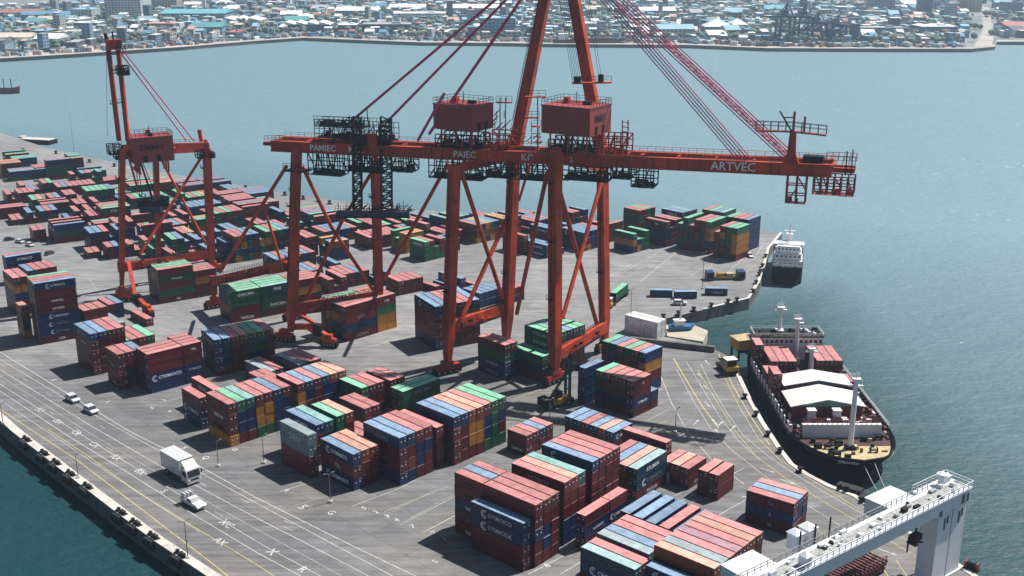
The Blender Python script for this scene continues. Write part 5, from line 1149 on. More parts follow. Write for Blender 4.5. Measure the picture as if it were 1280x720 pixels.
s = MB(); a, b = P(788, 428), P(893, 440); 
s.beam(Vector((a.x, a.y, .9)), Vector((b.x, b.y, .9)), 1.2, 1.8, M_QUAYW); tag(s.build('parapet_wall', M_QUAYW), 'low grey wall running from the white boxes to the yellow trucks', 'wall')
M_BOATB = mat('boat_blue', (.02, .13, .3), .5)
p = P(850, 412, -.6); root = empty('work_boat', (p.x, p.y, -.6), R_(10), 'small white and blue work boat with a pale mast on the pontoon', 'boat')
s = MB(); s.add([(-3.4, -1.3, 0.2), (3, -1.3, .2), (4.4, 0, .5), (3, 1.3, .2), (-3.4, 1.3, .2), (-3.6, -1.7, 1.5), (3.2, -1.7, 1.5), (5.2, 0, 1.9), (3.2, 1.7, 1.5), (-3.6, 1.7, 1.5)], [(4, 3, 2, 1, 0), (5, 6, 7, 8, 9), (0, 1, 6, 5), (1, 2, 7, 6), (2, 3, 8, 7), (3, 4, 9, 8), (4, 0, 5, 9)], M_BOATB); s.build('hull', None, root, off=(0, 0, 0))
s = MB(); s.box(-2, 1.2, -1.1, 1.1, 1.5, 3.2, M_SHIPW); s.box(1.2, 1.24, -.9, .9, 2.2, 2.9, M_GLASS); s.box(-2.2, 1.5, -1.3, 1.3, 3.2, 3.35, M_SHIPW); s.tube((0, 0, 3.3), (0, 0, 9), .35, 8, M_SHIPW, .2); s.build('cabin', None, root, off=(0, 0, 0))

# ------------------------------------------------------------------ white gantry, lower right
M_GW = mat('gantry_white', (0.66, 0.69, 0.73), .45, var=.06, scale=.3, dirt=((.5, .46, .4), .3, .68, .4))
M_GRATE = mat('deck_grating', (.30, .31, .31), .7, var=.3, scale=1.2, dirt=((.12, .12, .11), 1.1, .5, .8))
g0 = P(1022, 702, 19); g1 = P(1216, 605, 19); gg = (g1 - g0).normalized(); gn = Vector((-gg.y, gg.x, 0)); Lg = (g1 - g0).length
root = empty('white_gantry', (g1.x, g1.y, 0), 0, 'large white gantry beam on a twin leg tower with rails and cabins', 'gantry')
at = lambda sx_, off_, z: g0 + gg * sx_ + gn * off_ + Vector((0, 0, z - 19))
s = MB(); a, b = at(-40, 2.2, 17.6), at(Lg, 2.2, 17.6); s.beam(a, b, 4.2, 2.8, M_GW); s.beam(a + Vector((0, 0, 1.46)), b + Vector((0, 0, 1.46)), 4.8, .12, M_GW); s.beam(a + Vector((0, 0, 1.56)), b + Vector((0, 0, 1.56)), 2.6, .06, M_GRATE); s.build('beam', None, root)
s = MB(); s.rail(at(-40, -.1, 19.1), at(Lg, -.1, 19.1), 1.3, M_GW, 1.6, .06); s.rail(at(-40, 4.5, 19.1), at(Lg - 8, 4.5, 19.1), 1.3, M_STEEL, 1.6, .06); s.rail(at(Lg - 11, 5.8, 19.1), at(Lg, 5.8, 19.1), 1.3, M_GW, 1.4, .05); s.rail(at(Lg, -.1, 19.1), at(Lg, 5.8, 19.1), 1.3, M_GW, 1.4, .05); s.build('railing', None, root)
for i, sp_c in enumerate((Lg - 7.2, Lg - 2.4)):
    s = MB(); c = at(sp_c, 2.4, 0); s.obox(c, gg, gn, 4.4, 3.6, .2, 16, M_GW)
    s.obox(c, gg, gn, 5.0, 4.2, 0, 1.2, M_GW); s.obox(c - gn * 1.82, gg, gn, .5, .1, 12, 14.5, M_GLASS); s.obox(c + gg * .9 - gn * 1.82, gg, gn, .4, .1, 13.2, 14.8, M_DARK)
    s.build('tower_leg', None, root)
s = MB(); c = at(Lg - 5.6, 2.4, 0); s.obox(c + gn * .6, gg, gn, 10, 5.0, 15.6, 16.4, M_GW); s.obox(c - gn * 2.15, gg, gn, .9, .15, 16, 17.5, M_GLASS); s.obox(c + gg * 3 - gn * 2.3, gg, gn, .9, .2, 16.4, 18.2, M_GLASS); s.obox(c + gg * 4.6 - gn * 2.3, gg, gn, .7, .2, 16.4, 18, M_GLASS); s.obox(c - gg * 4.2 - gn * 2.3, gg, gn, .8, .2, 15.9, 17.0, M_GLASS)
s.obox(c + gn * 2.4, gg, gn, 10.4, 2.2, 18.6, 19.05, M_GW); s.build('tower_head', None, root)
for i, (s0, o0) in enumerate(((Lg - 15.5, 7.2), (-8.5, 7.2))):
    s = MB(); c = at(s0, o0, 0); s.obox(c, gg, gn, 7.8, 5.8, 15.4, 18.6, M_GW); s.obox(c, gg, gn, 8.0, 6.0, 18.6, 18.8, M_GW); s.obox(c + gg * 3 - gn * 3.2, gg, gn, 2, 1.6, 16.4, 17, M_GW); s.build('machinery_cabin', None, root)
rr = random.Random(12)
for sx_, off_, w_, h_ in ((4.5, 5.8, 2.2, 3.2), (1.5, 6, 2.0, 3.0), (-2, 1, 1.6, 2.2), (Lg - 2, 4.4, 1.2, 1.4)):
    s = MB(); c = at(sx_, off_, 0); s.obox(c, gg, gn, w_, w_, 19, 19 + h_, M_GW); s.add([c + gg * (a * w_ * .6) + gn * (b * w_ * .6) + Vector((0, 0, 19 + h_ - c.z * 0)) for a, b in ((-1, -1), (1, -1), (1, 1), (-1, 1))] + [c + Vector((0, 0, 19 + h_ + .8))], [(0, 1, 4), (1, 2, 4), (2, 3, 4), (3, 0, 4), (3, 2, 1, 0)], M_GW); s.build('deck_cabin', None, root)
for sx_ in (1, 5, 9): s = MB(); s.tube(at(sx_, 4.6, 19), at(sx_, 4.6, 23), .16, 8, M_DARK); s.build('post', None, root)
for k in range(44):
    s = MB(); c = at(rr.uniform(-30, Lg - 1), rr.uniform(.6, 4), 0); s.obox(c, gg, gn, rr.uniform(.3, 1.6), rr.uniform(.2, 1), 19.1, 19.1 + rr.uniform(.2, 1), rr.choice([M_GW, M_GW, M_GW, M_STEEL, M_DARK])); s.build('deck_fitting', None, root)
s = MB(); c = at(Lg - 4, 4.2, 19); s.tube(c, c + Vector((0, 0, 2.0)), .6, 10, M_GW); s.tube(c + Vector((0, 0, 2.0)), c + Vector((0, 0, 2.4)), .4, 12, M_GW, 1.0); s.tube(c + Vector((0, 0, 2.4)), c + Vector((0, 0, 2.9)), 1.0, 12, M_GW, .2); s.build('radar_dome', None, root)
s = MB(); c = at(Lg - 15, 1.6, 13.4); s.obox(c, gg, gn, 2.4, 1.4, 12.2, 13.4, M_DARK); s.obox(c - gg * .6, gg, gn, .8, 1.8, 11.4, 12.2, M_HOLD); s.rail(c + gg * -1.8 + Vector((0, 0, -1.6)), c + gg * 1.8 + Vector((0, 0, -1.6)), 1.2, M_DARK, .7, .05); s.beam(c, c + Vector((0, 0, 3)), .3, m=M_DARK)
s.beam(c + gg * -2.6 + Vector((0, 0, -.8)), c + gg * 2.6 + Vector((0, 0, -2.6)), .3, m=M_DARK); s.beam(c + gg * -2.2, c + gg * -2.2 + Vector((0, 0, -3)), .25, m=M_DARK); s.build('hoist', None, root)
# tower further back along the beam, outside the picture, so the beam is carried
s = MB(); c = at(-38, 2.4, 0); s.obox(c, gg, gn, 4.4, 3.6, .2, 16, M_GW); s.obox(c, gg, gn, 5, 4.2, 0, 1.2, M_GW); s.build('tower_leg', None, root)
root.location.z = -.7
p = P(1214, 712); root = empty('mooring_winch', (p.x, p.y, 0), R_(-40), 'red and black mooring winch at the quay corner by the white tower', 'winch')
s = MB(); s.box(-1.4, 1.4, -.7, .7, 0, .5, M_DARK); s.box(-1.3, -.9, -.6, .6, .5, 1.7, M_HOLD); s.box(.9, 1.3, -.6, .6, .5, 1.7, M_HOLD); s.build('frame', None, root, off=(0, 0, 0)); s = MB(); s.tube((-1, 0, 1.1), (1, 0, 1.1), .55, 12, M_DARK); s.build('drum', None, root, off=(0, 0, 0))
# maroon steel frame standing under the beam
p = P(1068, 722); root = empty('steel_rack', (p.x, p.y, 0), R_(38), 'maroon steel rack with ribs on the ground below the white beam', 'steel rack')
s = MB(); M_MAR = mat('frame_maroon', (.09, .012, .016), .6, var=.2)
for y in (-2.4, 0, 2.4): s.box(-6.5, 6.5, y - .2, y + .2, 1.6, 2.2, M_MAR)
for k in range(14): x = -6.5 + k; s.box(x, x + .3, -2.6, 2.6, 2.2, 2.5, M_MAR)
for x in (-6, 0, 6):
    for y in (-2.2, 2.2): s.box(x - .2, x + .2, y - .2, y + .2, 0, 1.6, M_MAR)
s.box(-6.5, 6.5, -2.6, 2.6, .9, 1.0, M_MAR); s.build('frame', None, root, off=(0, 0, 0)); s = MB()
for y in (-2.5, 2.5): s.rail((-6.5, y, 2.5), (6.5, y, 2.5), 1.1, M_MAR, 1.4, .06)
s.build('railing', None, root, off=(0, 0, 0))

# ------------------------------------------------------------------ vehicles
M_CARW = mat('car_white', (.5, .52, .54), .25, spec=.7); M_TYRE = M_BLACK
M_YV = mat('vehicle_yellow', (.4, .22, .03), .45, var=.1); M_CARD = mat('car_dark', (.05, .055, .06), .3)
def wheels(root, xs, w, r, tw=.32):
    for x in xs:
        for sg in (-1, 1):
            s = MB(); y = sg * (w / 2 - tw / 2); s.tube((x, y - tw / 2, r), (x, y + tw / 2, r), r, 16, M_TYRE); s.tube((x, y + sg * tw / 2, r), (x, y + sg * (tw / 2 + .03), r), r * .5, 10, M_STEEL); s.build('wheel', None, root, off=(0, 0, 0))
def prof(s, pts, y0, y1, m):                 # side profile (x,z) extruded across
    n = len(pts); s.add([(x, y0, z) for x, z in pts] + [(x, y1, z) for x, z in pts], [tuple(range(n)), tuple(range(2 * n - 1, n - 1, -1))] + [((i + 1) % n, i, n + i, n + (i + 1) % n) for i in range(n)], m)
def car(px, py, brg, sc, lb, body=M_CARW, pickup=False, group=None):
    p = P(px, py); root = empty('car' if not pickup else 'pickup_truck', (p.x, p.y, 0), R_(90 - brg), lb, 'car' if not pickup else 'pickup', group); root.scale = (sc,) * 3
    s = MB(); W = .88
    if pickup: prof(s, [(-2.5, .45), (2.5, .45), (2.55, .8), (2.3, 1.02), (1.2, 1.1), (.7, 1.1), (-.8, 1.1), (-2.5, 1.05)], -W, W, body)
    else: prof(s, [(-2.1, .4), (2.15, .4), (2.2, .7), (1.9, .88), (1.1, .95), (-1.9, .98), (-2.15, .8)], -W, W, body)
    s.build('body', None, root, off=(0, 0, 0))
    s = MB(); c0 = (-.9, .9) if not pickup else (-.8, .9)
    xr = -1.75 if not pickup else -.85
    prof(s, [(xr, .96), (1.15, .96), (.45, 1.48), (xr + .35, 1.48)], -W + .08, W - .08, M_GLASS); s.box(xr + .3, .5, -W + .1, W - .1, 1.46, 1.53, body)
    for x in (xr + .15, -.3, .75): s.beam((x, -W + .06, .96), (x * .75 + .05, -W + .1, 1.5), .08, m=body); s.beam((x, W - .06, .96), (x * .75 + .05, W - .1, 1.5), .08, m=body)
    s.build('cabin', None, root, off=(0, 0, 0))
    if pickup:
        s = MB(); s.box(-2.45, -.9, -W + .08, W - .08, 1.0, 1.12, M_CARD)
        for y in (-.6, 0, .55): s.box(-2.2, -1.2, y - .15, y + .15, 1.1, 1.9, M_CARW)
        s.rail((-2.4, -.8, 1.1), (-.9, -.8, 1.1), .9, M_CARW, .5, .04); s.rail((-2.4, .8, 1.1), (-.9, .8, 1.1), .9, M_CARW, .5, .04); s.build('load_rack', None, root, off=(0, 0, 0))
    for y in (-.6, .6): s = MB(); s.box(2.1 if not pickup else 2.45, 2.22 if not pickup else 2.58, y - .2, y + .2, .62, .8, M_SHIPW); s.build('headlight', None, root, off=(0, 0, 0))
    wheels(root, (-1.35, 1.35) if not pickup else (-1.6, 1.6), 1.8, .34, .22)
car(91, 501, 134, 1.2, 'white car on the wide quay road, the farther of two', group=None); car(114, 515, 134, 1.2, 'white car on the wide quay road, the nearer of two')
car(242, 632, 132, 1.35, 'white pickup with racks in its bed, just ahead of the box truck', pickup=True)
car(937, 321, 170, 1.0, 'white van with dark windows on the far apron by the ship', pickup=False); car(849, 381, 95, 1.2, 'small white car between the navy boxes and the basin edge')
for i, (x, y, b) in enumerate(((11.5, 300.5, 60), (25, 303.5, 120), (37.5, 307.5, 130), (62, 318, 20))):
    car(x, y, b, 1.0, ['dark car leftmost on the bend left of the first crane', 'white car second from left on the bend left of the first crane', 'white car third from left on the bend left of the first crane', 'dark car rightmost on the bend left of the first crane'][i], M_CARD if i in (0, 3) else M_CARW)
p = P(231, 598); root = empty('box_truck', (p.x, p.y, 0), R_(90 - 134), 'white box truck with yellow tinted roof deflector driving along the quay road', 'truck')
root.scale = (1.35, 1.5, 1.4)
s = MB(); s.box(-5.2, .9, -1.22, 1.22, 1.05, 3.85, M_CARW)
for k in range(7): s.box(-5.1 + k * .95, -5.06 + k * .95, -1.235, 1.235, 1.05, 3.8, M_STEEL)
s.box(-5.25, .95, -1.26, 1.26, 3.82, 3.9, M_CARW); s.build('cargo_box', None, root, off=(0, 0, 0))
s = MB(); prof(s, [(1.2, .55), (3.25, .5), (3.3, 1.3), (3.05, 2.7), (2.7, 2.85), (1.2, 2.85)], -1.18, 1.18, M_CARW); s.box(3.22, 3.34, -1.2, 1.2, .4, .75, M_CARW); s.box(3.29, 3.33, -.85, .85, .85, 1.15, M_DARK)
prof(s, [(1.2, 2.85), (2.6, 2.87), (1.5, 3.7), (1.2, 3.75)], -1.0, 1.0, mat('deflector_yellow', (.68, .66, .38), .4)); cab = s.build('cab', None, root, off=(0, 0, 0))
s = MB(); s.add([(3.32, -1.05, 1.5), (3.32, 1.05, 1.5), (3.12, .98, 2.55), (3.12, -.98, 2.55)], [(0, 1, 2, 3)], M_GLASS)
for sg in (-1, 1): s.box(1.7, 2.9, *sorted((sg * 1.18, sg * 1.195)), 1.6, 2.4, M_GLASS)
s.build('windscreen', None, cab, off=(0, 0, 0))
for y in (-.85, .85): s = MB(); s.box(3.32, 3.37, y - .2, y + .2, .9, 1.1, M_SHIPW); s.build('headlight', None, cab, off=(0, 0, 0))
for y in (-1.35, 1.35): s = MB(); s.box(2.95, 3.1, y - .12, y + .12, 1.7, 2.3, M_DARK); s.build('mirror', None, cab, off=(0, 0, 0))
s = MB(); s.box(-5.1, 3.0, -.5, .5, .55, 1.0, M_DARK); s.box(-3, -.5, -1.15, 1.15, .5, .95, M_DARK); s.build('chassis', None, root, off=(0, 0, 0)); wheels(root, (-3.6, 2.2), 2.3, .5, .34)
# reach stacker / mast truck
p = P(695, 507); root = empty('reach_stacker', (p.x, p.y, 0), R_(35), 'dark reach stacker with tall mast and yellow body working below the crane', 'reach stacker')
s = MB(); s.box(-4.6, 3.2, -1.6, 1.6, .9, 2.3, M_YV); s.box(-4.8, -2.4, -1.9, 1.9, 1.0, 3.0, M_DARK); s.box(-.4, 1.4, -1.0, 1.0, 2.3, 4.0, M_GLASS); s.box(-.5, 1.5, -1.1, 1.1, 4.0, 4.15, M_DARK); s.box(2.8, 4.6, -2.0, 2.0, .7, 1.8, M_DARK); s.build('chassis', None, root, off=(0, 0, 0)); wheels(root, (-3.2, 2.6), 4.2, .95, .8)
M_TEALD = mat('mast_dark_teal', (.02, .055, .06), .5, var=.2)
s = MB()
for y in (-.9, .9): s.beam((3.8, y, .4), (3.8, y, 12.5), .55, .7, M_TEALD)
for z in (1, 4, 7, 10, 12.3): s.beam((3.8, -.9, z), (3.8, .9, z), .4, .4, M_TEALD)
s.beam((-2, 0, 2.6), (3.6, 0, 9), .5, .5, M_TEALD); mst = s.build('mast', None, root, off=(0, 0, 0))
s = MB(); s.box(4.0, 5.0, -2.9, 2.9, 10.6, 11.6, M_TEALD); s.box(4.0, 5.4, -3.1, -2.7, 9.8, 11.6, M_DARK); s.box(4, 5.4, 2.7, 3.1, 9.8, 11.6, M_DARK); s.box(4.2, 4.8, -.4, .4, 11.6, 13.4, M_DARK); s.build('spreader', None, mst, off=(0, 0, 0))
# yellow terminal tractors by the ship, trailer trucks on the apron
def tractor(px, py, brg, lb, load=None, sc=1.15, name='terminal_tractor', trail=True):
    p = P(px, py); root = empty(name, (p.x, p.y, 0), R_(90 - brg), lb, 'truck'); root.scale = (sc,) * 3
    s = MB(); s.box(-2.4, 2.6, -1.1, 1.1, .6, 1.1, M_DARK); s.box(1.0, 2.7, -1.2, 1.2, 1.0, 1.7, M_YV); s.build('chassis', None, root, off=(0, 0, 0))
    s = MB(); s.box(.6, 2.3, -1.1, .9, 1.1, 3.0, M_YV); s.box(2.3, 2.33, -1.0, .8, 1.9, 2.8, M_GLASS)
    for sg in (-1.11, .91): s.box(.8, 2.1, sg - .01, sg + .01, 1.9, 2.8, M_GLASS)
    s.box(.5, 2.4, -1.2, 1.0, 3.0, 3.12, M_SHIPW); s.build('cab', None, root, off=(0, 0, 0)); wheels(root, (-1.5, 1.7), 2.3, .5, .35)
    if not trail: return root
    s = MB(); s.box(-13.6, -1.2, -1.15, 1.15, 1.1, 1.4, M_YV if load is None else M_DARK)
    s.build('trailer', None, root, off=(0, 0, 0))
    s = MB()
    for x in (-12.2, -11.0): s.tube((x, -1.15, .5), (x, 1.15, .5), .5, 14, M_TYRE)
    s.build('trailer_axle', None, root, off=(0, 0, 0))
    return root
tractor(908, 464, 165, 'yellow terminal tractor beside the stern of the cargo ship', sc=1.55, trail=False)
t = tractor(763, 383, 205, 'yellow terminal tractor carrying a green container on the apron', 1)
f = R_(90 - 205); dv = Vector((math.cos(f), math.sin(f), 0)); p0 = t.location - dv * 8.2
body, roof, door = cmesh('g', 12.2, 2.6); e = empty('shipping_container', (p0.x, p0.y, 1.65), f, 'green container riding on the yellow tractor trailer at the apron', 'container'); inst('body', body, e); inst('roof', roof, e); inst('door', door, e, rz=math.pi)
p = P(906, 349); root = empty('straddle_truck', (p.x, p.y, 0), R_(4), 'yellow low loader with navy ends parked on the far apron', 'low loader'); root.scale = (.8,) * 3
s = MB(); s.box(-6.4, 6.4, -1.6, 1.6, .8, 1.8, M_YV); s.box(-3.6, -1.2, -1.4, 1.4, 1.8, 3.2, M_YV); s.box(.5, 3.6, -1.4, 1.4, 1.8, 3.0, M_DECK); s.box(-1, .3, -1.1, 1.1, 1.8, 2.4, M_DARK); s.build('body', None, root, off=(0, 0, 0))
for x in (-7.2, 7.2): s = MB(); s.box(x - 1.7, x + 1.7, -2.4, 2.4, .4, 4.0, M_NAVY); s.box(x - 1.2, x + 1.2, -2.45, 2.45, 1.2, 3, M_DARK); s.build('end_frame', None, root, off=(0, 0, 0))
wheels(root, (-4.5, 4.5), 3.6, .8, .6)
# yellow hopper truck at the ship stern with a pale square tray
p = P(928, 447); root = empty('hopper', (p.x, p.y, 0), R_(20), 'beige topped yellow loading hopper between tractor and cargo ship', 'hopper')
s = MB(); s.box(-3, 3, -2.4, 2.4, 3.4, 6.2, M_YV); s.box(-3.3, 3.3, -2.7, 2.7, 6.2, 6.5, M_DECK)
for x in (-2.6, 2.6):
    for y in (-2, 2): s.box(x - .25, x + .25, y - .25, y + .25, 0, 3.4, M_DARK)
s.box(-1.6, 1.6, -1.4, 1.4, 2, 3.4, M_DARK); s.build('body', None, root, off=(0, 0, 0)); s = MB(); s.beam((3.3, 0, 5.8), (7.6, -4, 1.2), 1.6, .3, m=M_SHIPW); s.build('chute', None, root, off=(0, 0, 0))
# white boxes at the slip
for k in range(2):
    for r in range(2):
        vb = R_(40); U = Vector((math.cos(vb), -math.sin(vb), 0)); V = Vector((math.sin(vb), math.cos(vb), 0)); N = P(822, 403.5, 5.6); N.z = 0
        c = N + V * (r * 2.6 + 1.22) - U * 6.1; body, roof, door = cmesh('w', 12.2, 2.8)
        e = empty('shipping_container', (c.x, c.y, k * 2.82), math.atan2(U.y, U.x), 'white container, %s tier, %s row, beside the slip and pontoon' % (['lower', 'upper'][k], ['front', 'rear'][r]), 'container', 'white containers beside the slip'); inst('body', body, e); inst('roof', roof, e); inst('door', door, e)

# ------------------------------------------------------------------ lamp posts, bollards
def lamp(px, py, top, lb, arms=1):
    p = P(px, py); h = PY(px, top, p.y).z; root = empty('lamp_post', (p.x, p.y, 0), 0, lb, 'lamp post'); s = MB(); s.tube((0, 0, 0), (0, 0, h), .13, 8, M_POLE, .07); s.box(-.4, .4, -.4, .4, 0, .5, M_KERB); s.build('pole', None, root, off=(0, 0, 0))
    s = MB(); 
    for a in range(arms + 1): q = Vector((math.cos(a * math.pi + .6), math.sin(a * math.pi + .6), 0)); s.beam(Vector((0, 0, h)), Vector((0, 0, h + .3)) + q * .9, .09, m=M_POLE); s.beam(Vector((0, 0, h + .3)) + q * .7, Vector((0, 0, h + .32)) + q * 1.3, .28, .12, m=M_POLE)
    s.build('lamp_head', None, root, off=(0, 0, 0))
for a in ((235, 698, 652, 'thin grey lamp post on the quay at the bottom left'), (98, 598, 568, 'thin grey lamp post on the quay beside the fifth fender', 0), (4, 530, 505, 'short lamp post at the left picture edge', 0), (413, 628, 593, 'lamp post in front of the lower blue fronted stack'), (687, 541, 500, 'lamp post in front of the reach stacker'),
          (878, 361, 316, 'tall lamp post on the apron between the navy boxes'), (788, 414, 362, 'lamp post beside the white boxes at the slip'), (844, 541, 512, 'lamp post at the left bend of the right road', 0), (273, 583, 552, 'lamp post in the shadow right of the box truck', 0), (330, 579, 545, 'short post between truck block and grey stack', 0), (93, 193, 142, 'tall lamp post at the far left quay edge'), (910, 657, 650, 'small post beside the bottom right stacks', 0)): lamp(*a)
bme = None
def bollard(px, py, lb, sc=1.0, edge=None):
    global bme
    if bme is None:
        s = MB(); s.tube((0, 0, 0), (0, 0, .9), .45, 10, M_DARK, .38); s.tube((0, 0, .9), (0, 0, 1.3), .7, 10, M_DARK); s.box(-.9, .9, -.9, .9, 0, .12, M_DARK); bme = s.mesh('bollard')
    p = P(px, py, 0); o = bpy.data.objects.new('bollard', bme); COL.objects.link(o); o.location = (p.x, p.y, .0); o.scale = (sc,) * 3; tag(o, lb, 'bollard', 'bollards along the quay edges')
for i, (x, y) in enumerate(((29, 189), (70, 192), (97, 200), (112, 203), (143, 208), (168, 212), (262, 232), (274, 230), (288, 233), (307, 236), (317, 238), (356, 244), (379, 249), (398, 252), (412, 255), (655, 276))): bollard(x, y, 'black bollard on the far quay edge, %s from the left' % ORD[i], 1.3)
for i, (x, y) in enumerate(((829, 398), (848, 394), (867, 389), (889, 384), (910, 379), (921, 377))): bollard(x, y, 'black bollard on the basin edge, %s from the left' % ORD[i], 1.15)
for i, (x, y) in enumerate(((941, 366), (945, 355), (949, 345), (953, 334), (957, 322))): bollard(x, y, 'black bollard beside the moored white ship, %s from the near end' % ORD[i], 1.1)
for i, (x, y) in enumerate(((931, 498), (945, 520), (960, 545), (975, 566), (1000, 590))): bollard(x, y, 'black bollard beside the cargo ship, %s from the stern' % ORD[i], 1.0)
for i, (x, y) in enumerate(((1055, 616), (1083, 632))):
    p = P(x, y); root = empty('quay_fender', (p.x + 1, p.y + 1, 0), R_(-37), 'large black fender on the right quay edge, %s the ship bow' % (['nearer', 'farther from'][i]), 'fender')
    s = MB(); s.box(-2.8, 2.8, .4, 2.6, -3.2, .5, M_BLACK); s.box(-2.2, 2.2, -.4, .4, 0, .9, M_BLACK); s.build('fender_panel', None, root, off=(0, 0, 0)); s = MB(); s.tube((0, -.6, 0), (0, -.6, 1.4), .5, 10, M_DARK); s.tube((-1.5, -.6, 0), (-1.5, -.6, 1.4), .4, 10, M_DARK); s.build('bollard', None, root, off=(0, 0, 0))
# ------------------------------------------------------------------ the city across the water
def cm(n, c, r=.8): return mat('city_' + n, c, r, var=.12, scale=.05, rnd=.15)
CR = {'white': cm('roof_white', (.72, .73, .74)), 'blue': cm('roof_blue', (.10, .26, .40)), 'light blue': cm('roof_light_blue', (.25, .42, .52)), 'grey': cm('roof_grey', (.34, .36, .38)), 'red': cm('roof_red', (.33, .13, .11)),
      'teal': cm('roof_teal', (.10, .32, .36)), 'beige': cm('roof_beige', (.5, .44, .36)), 'dark': cm('roof_dark', (.09, .10, .12)), 'pink': cm('roof_pink', (.5, .3, .28))}
CWL = {'white': cm('wall_white', (.52, .54, .55)), 'blue': cm('wall_blue', (.18, .29, .40)), 'grey': cm('wall_grey', (.34, .37, .40)), 'beige': cm('wall_beige', (.42, .36, .3)), 'dark': cm('wall_dark', (.10, .13, .17))}
M_WIN = mat('city_window', (.04, .06, .08), .3)
def shore_y(x):
    for a, b in zip(shore[:-1], shore[1:]):
        if a[0] <= x <= b[0]: return a[1] + (b[1] - a[1]) * (x - a[0]) / (b[0] - a[0])
    return 50
def bld(s, r, c, ang, L, W, h, kind, rm, wm, floors=0):
    ux = Vector((math.cos(ang), math.sin(ang), 0)); uy = Vector((-ux.y, ux.x, 0))
    s.obox(c, ux, uy, L, W, 0, h, wm)
    k = lambda a, b, z: (c + ux * (a * L / 2) + uy * (b * W / 2)) * 1.0 + Vector((0, 0, z))
    if kind == 'gable':
        rz_ = min(W * .16, 5); e = 1.03
        r.add([k(-e, -e, h + .1), k(e, -e, h + .1), k(e, e, h + .1), k(-e, e, h + .1), k(-e, 0, h + rz_), k(e, 0, h + rz_)], [(0, 1, 5, 4), (2, 3, 4, 5), (1, 2, 5), (3, 0, 4), (3, 2, 1, 0)], rm)
    elif kind == 'saw':
        n = max(3, int(L / 14))
        for i in range(n):
            a0, a1 = -1 + 2 * i / n, -1 + 2 * (i + 1) / n
            r.add([k(a0, -1, h + .1), k(a1, -1, h + .1), k(a1, 1, h + .1), k(a0, 1, h + .1), k(a0, -1, h + 4), k(a0, 1, h + 4)], [(4, 1, 2, 5), (0, 1, 4), (3, 5, 2), (0, 4, 5, 3), (3, 2, 1, 0)], rm)
    elif kind == 'peak':
        r.add([k(-1.05, -1.05, h), k(1.05, -1.05, h), k(1.05, 1.05, h), k(-1.05, 1.05, h), k(0, 0, h + min(L, W) * .35)], [(0, 1, 4), (1, 2, 4), (2, 3, 4), (3, 0, 4), (3, 2, 1, 0)], rm)
    else:
        r.obox(c, ux, uy, L * 1.01, W * 1.01, h + .02, h + .6, rm)
        if L > 14: r.obox(c + ux * L * .2, ux, uy, L * .18, W * .3, h + .6, h + 2.6, rm)
    if floors:
        for f in range(floors):
            z = (f + .35) * h / floors
            for sg, (dd, ee, LL) in ((-1, (ux, uy, L)),):
                for q, (da, db, len_, dep) in enumerate(((ux, uy, L, W), (uy, ux, W, L))):
                    n = max(2, int(len_ / 5))
                    for sgn in (-1, 1):
                        for i in range(n):
                            cc = c + da * (len_ * ((i + .5) / n - .5)) + db * (sgn * (dep / 2 + .05)); s.obox(cc, da, db, len_ / n * .55, .1, z, z + h / floors * .45, M_WIN)
rc = random.Random(2024); PLACED = []; CB = []
def try_place(px, py, Wpx, Dm, h, ang=None, **kw):
    p = P(px, py); z = p.y * cp + H * sp; Lm = Wpx * z / F; ang = rc.uniform(-.25, .25) if ang is None else ang
    q = obb((p.x, p.y), (math.cos(ang), math.sin(ang)), Lm + 3, Dm + 3); R2 = math.hypot(Lm, Dm) / 2 + 3
    for o_, oc, orr in PLACED:
        if abs(oc[0] - p.x) < R2 + orr and abs(oc[1] - p.y) < R2 + orr and sat(q, o_): return False
    PLACED.append((q, (p.x, p.y), R2)); CB.append(dict(p=p, px=px, py=py, L=Lm, W=Dm, h=h, ang=ang, **kw)); return True
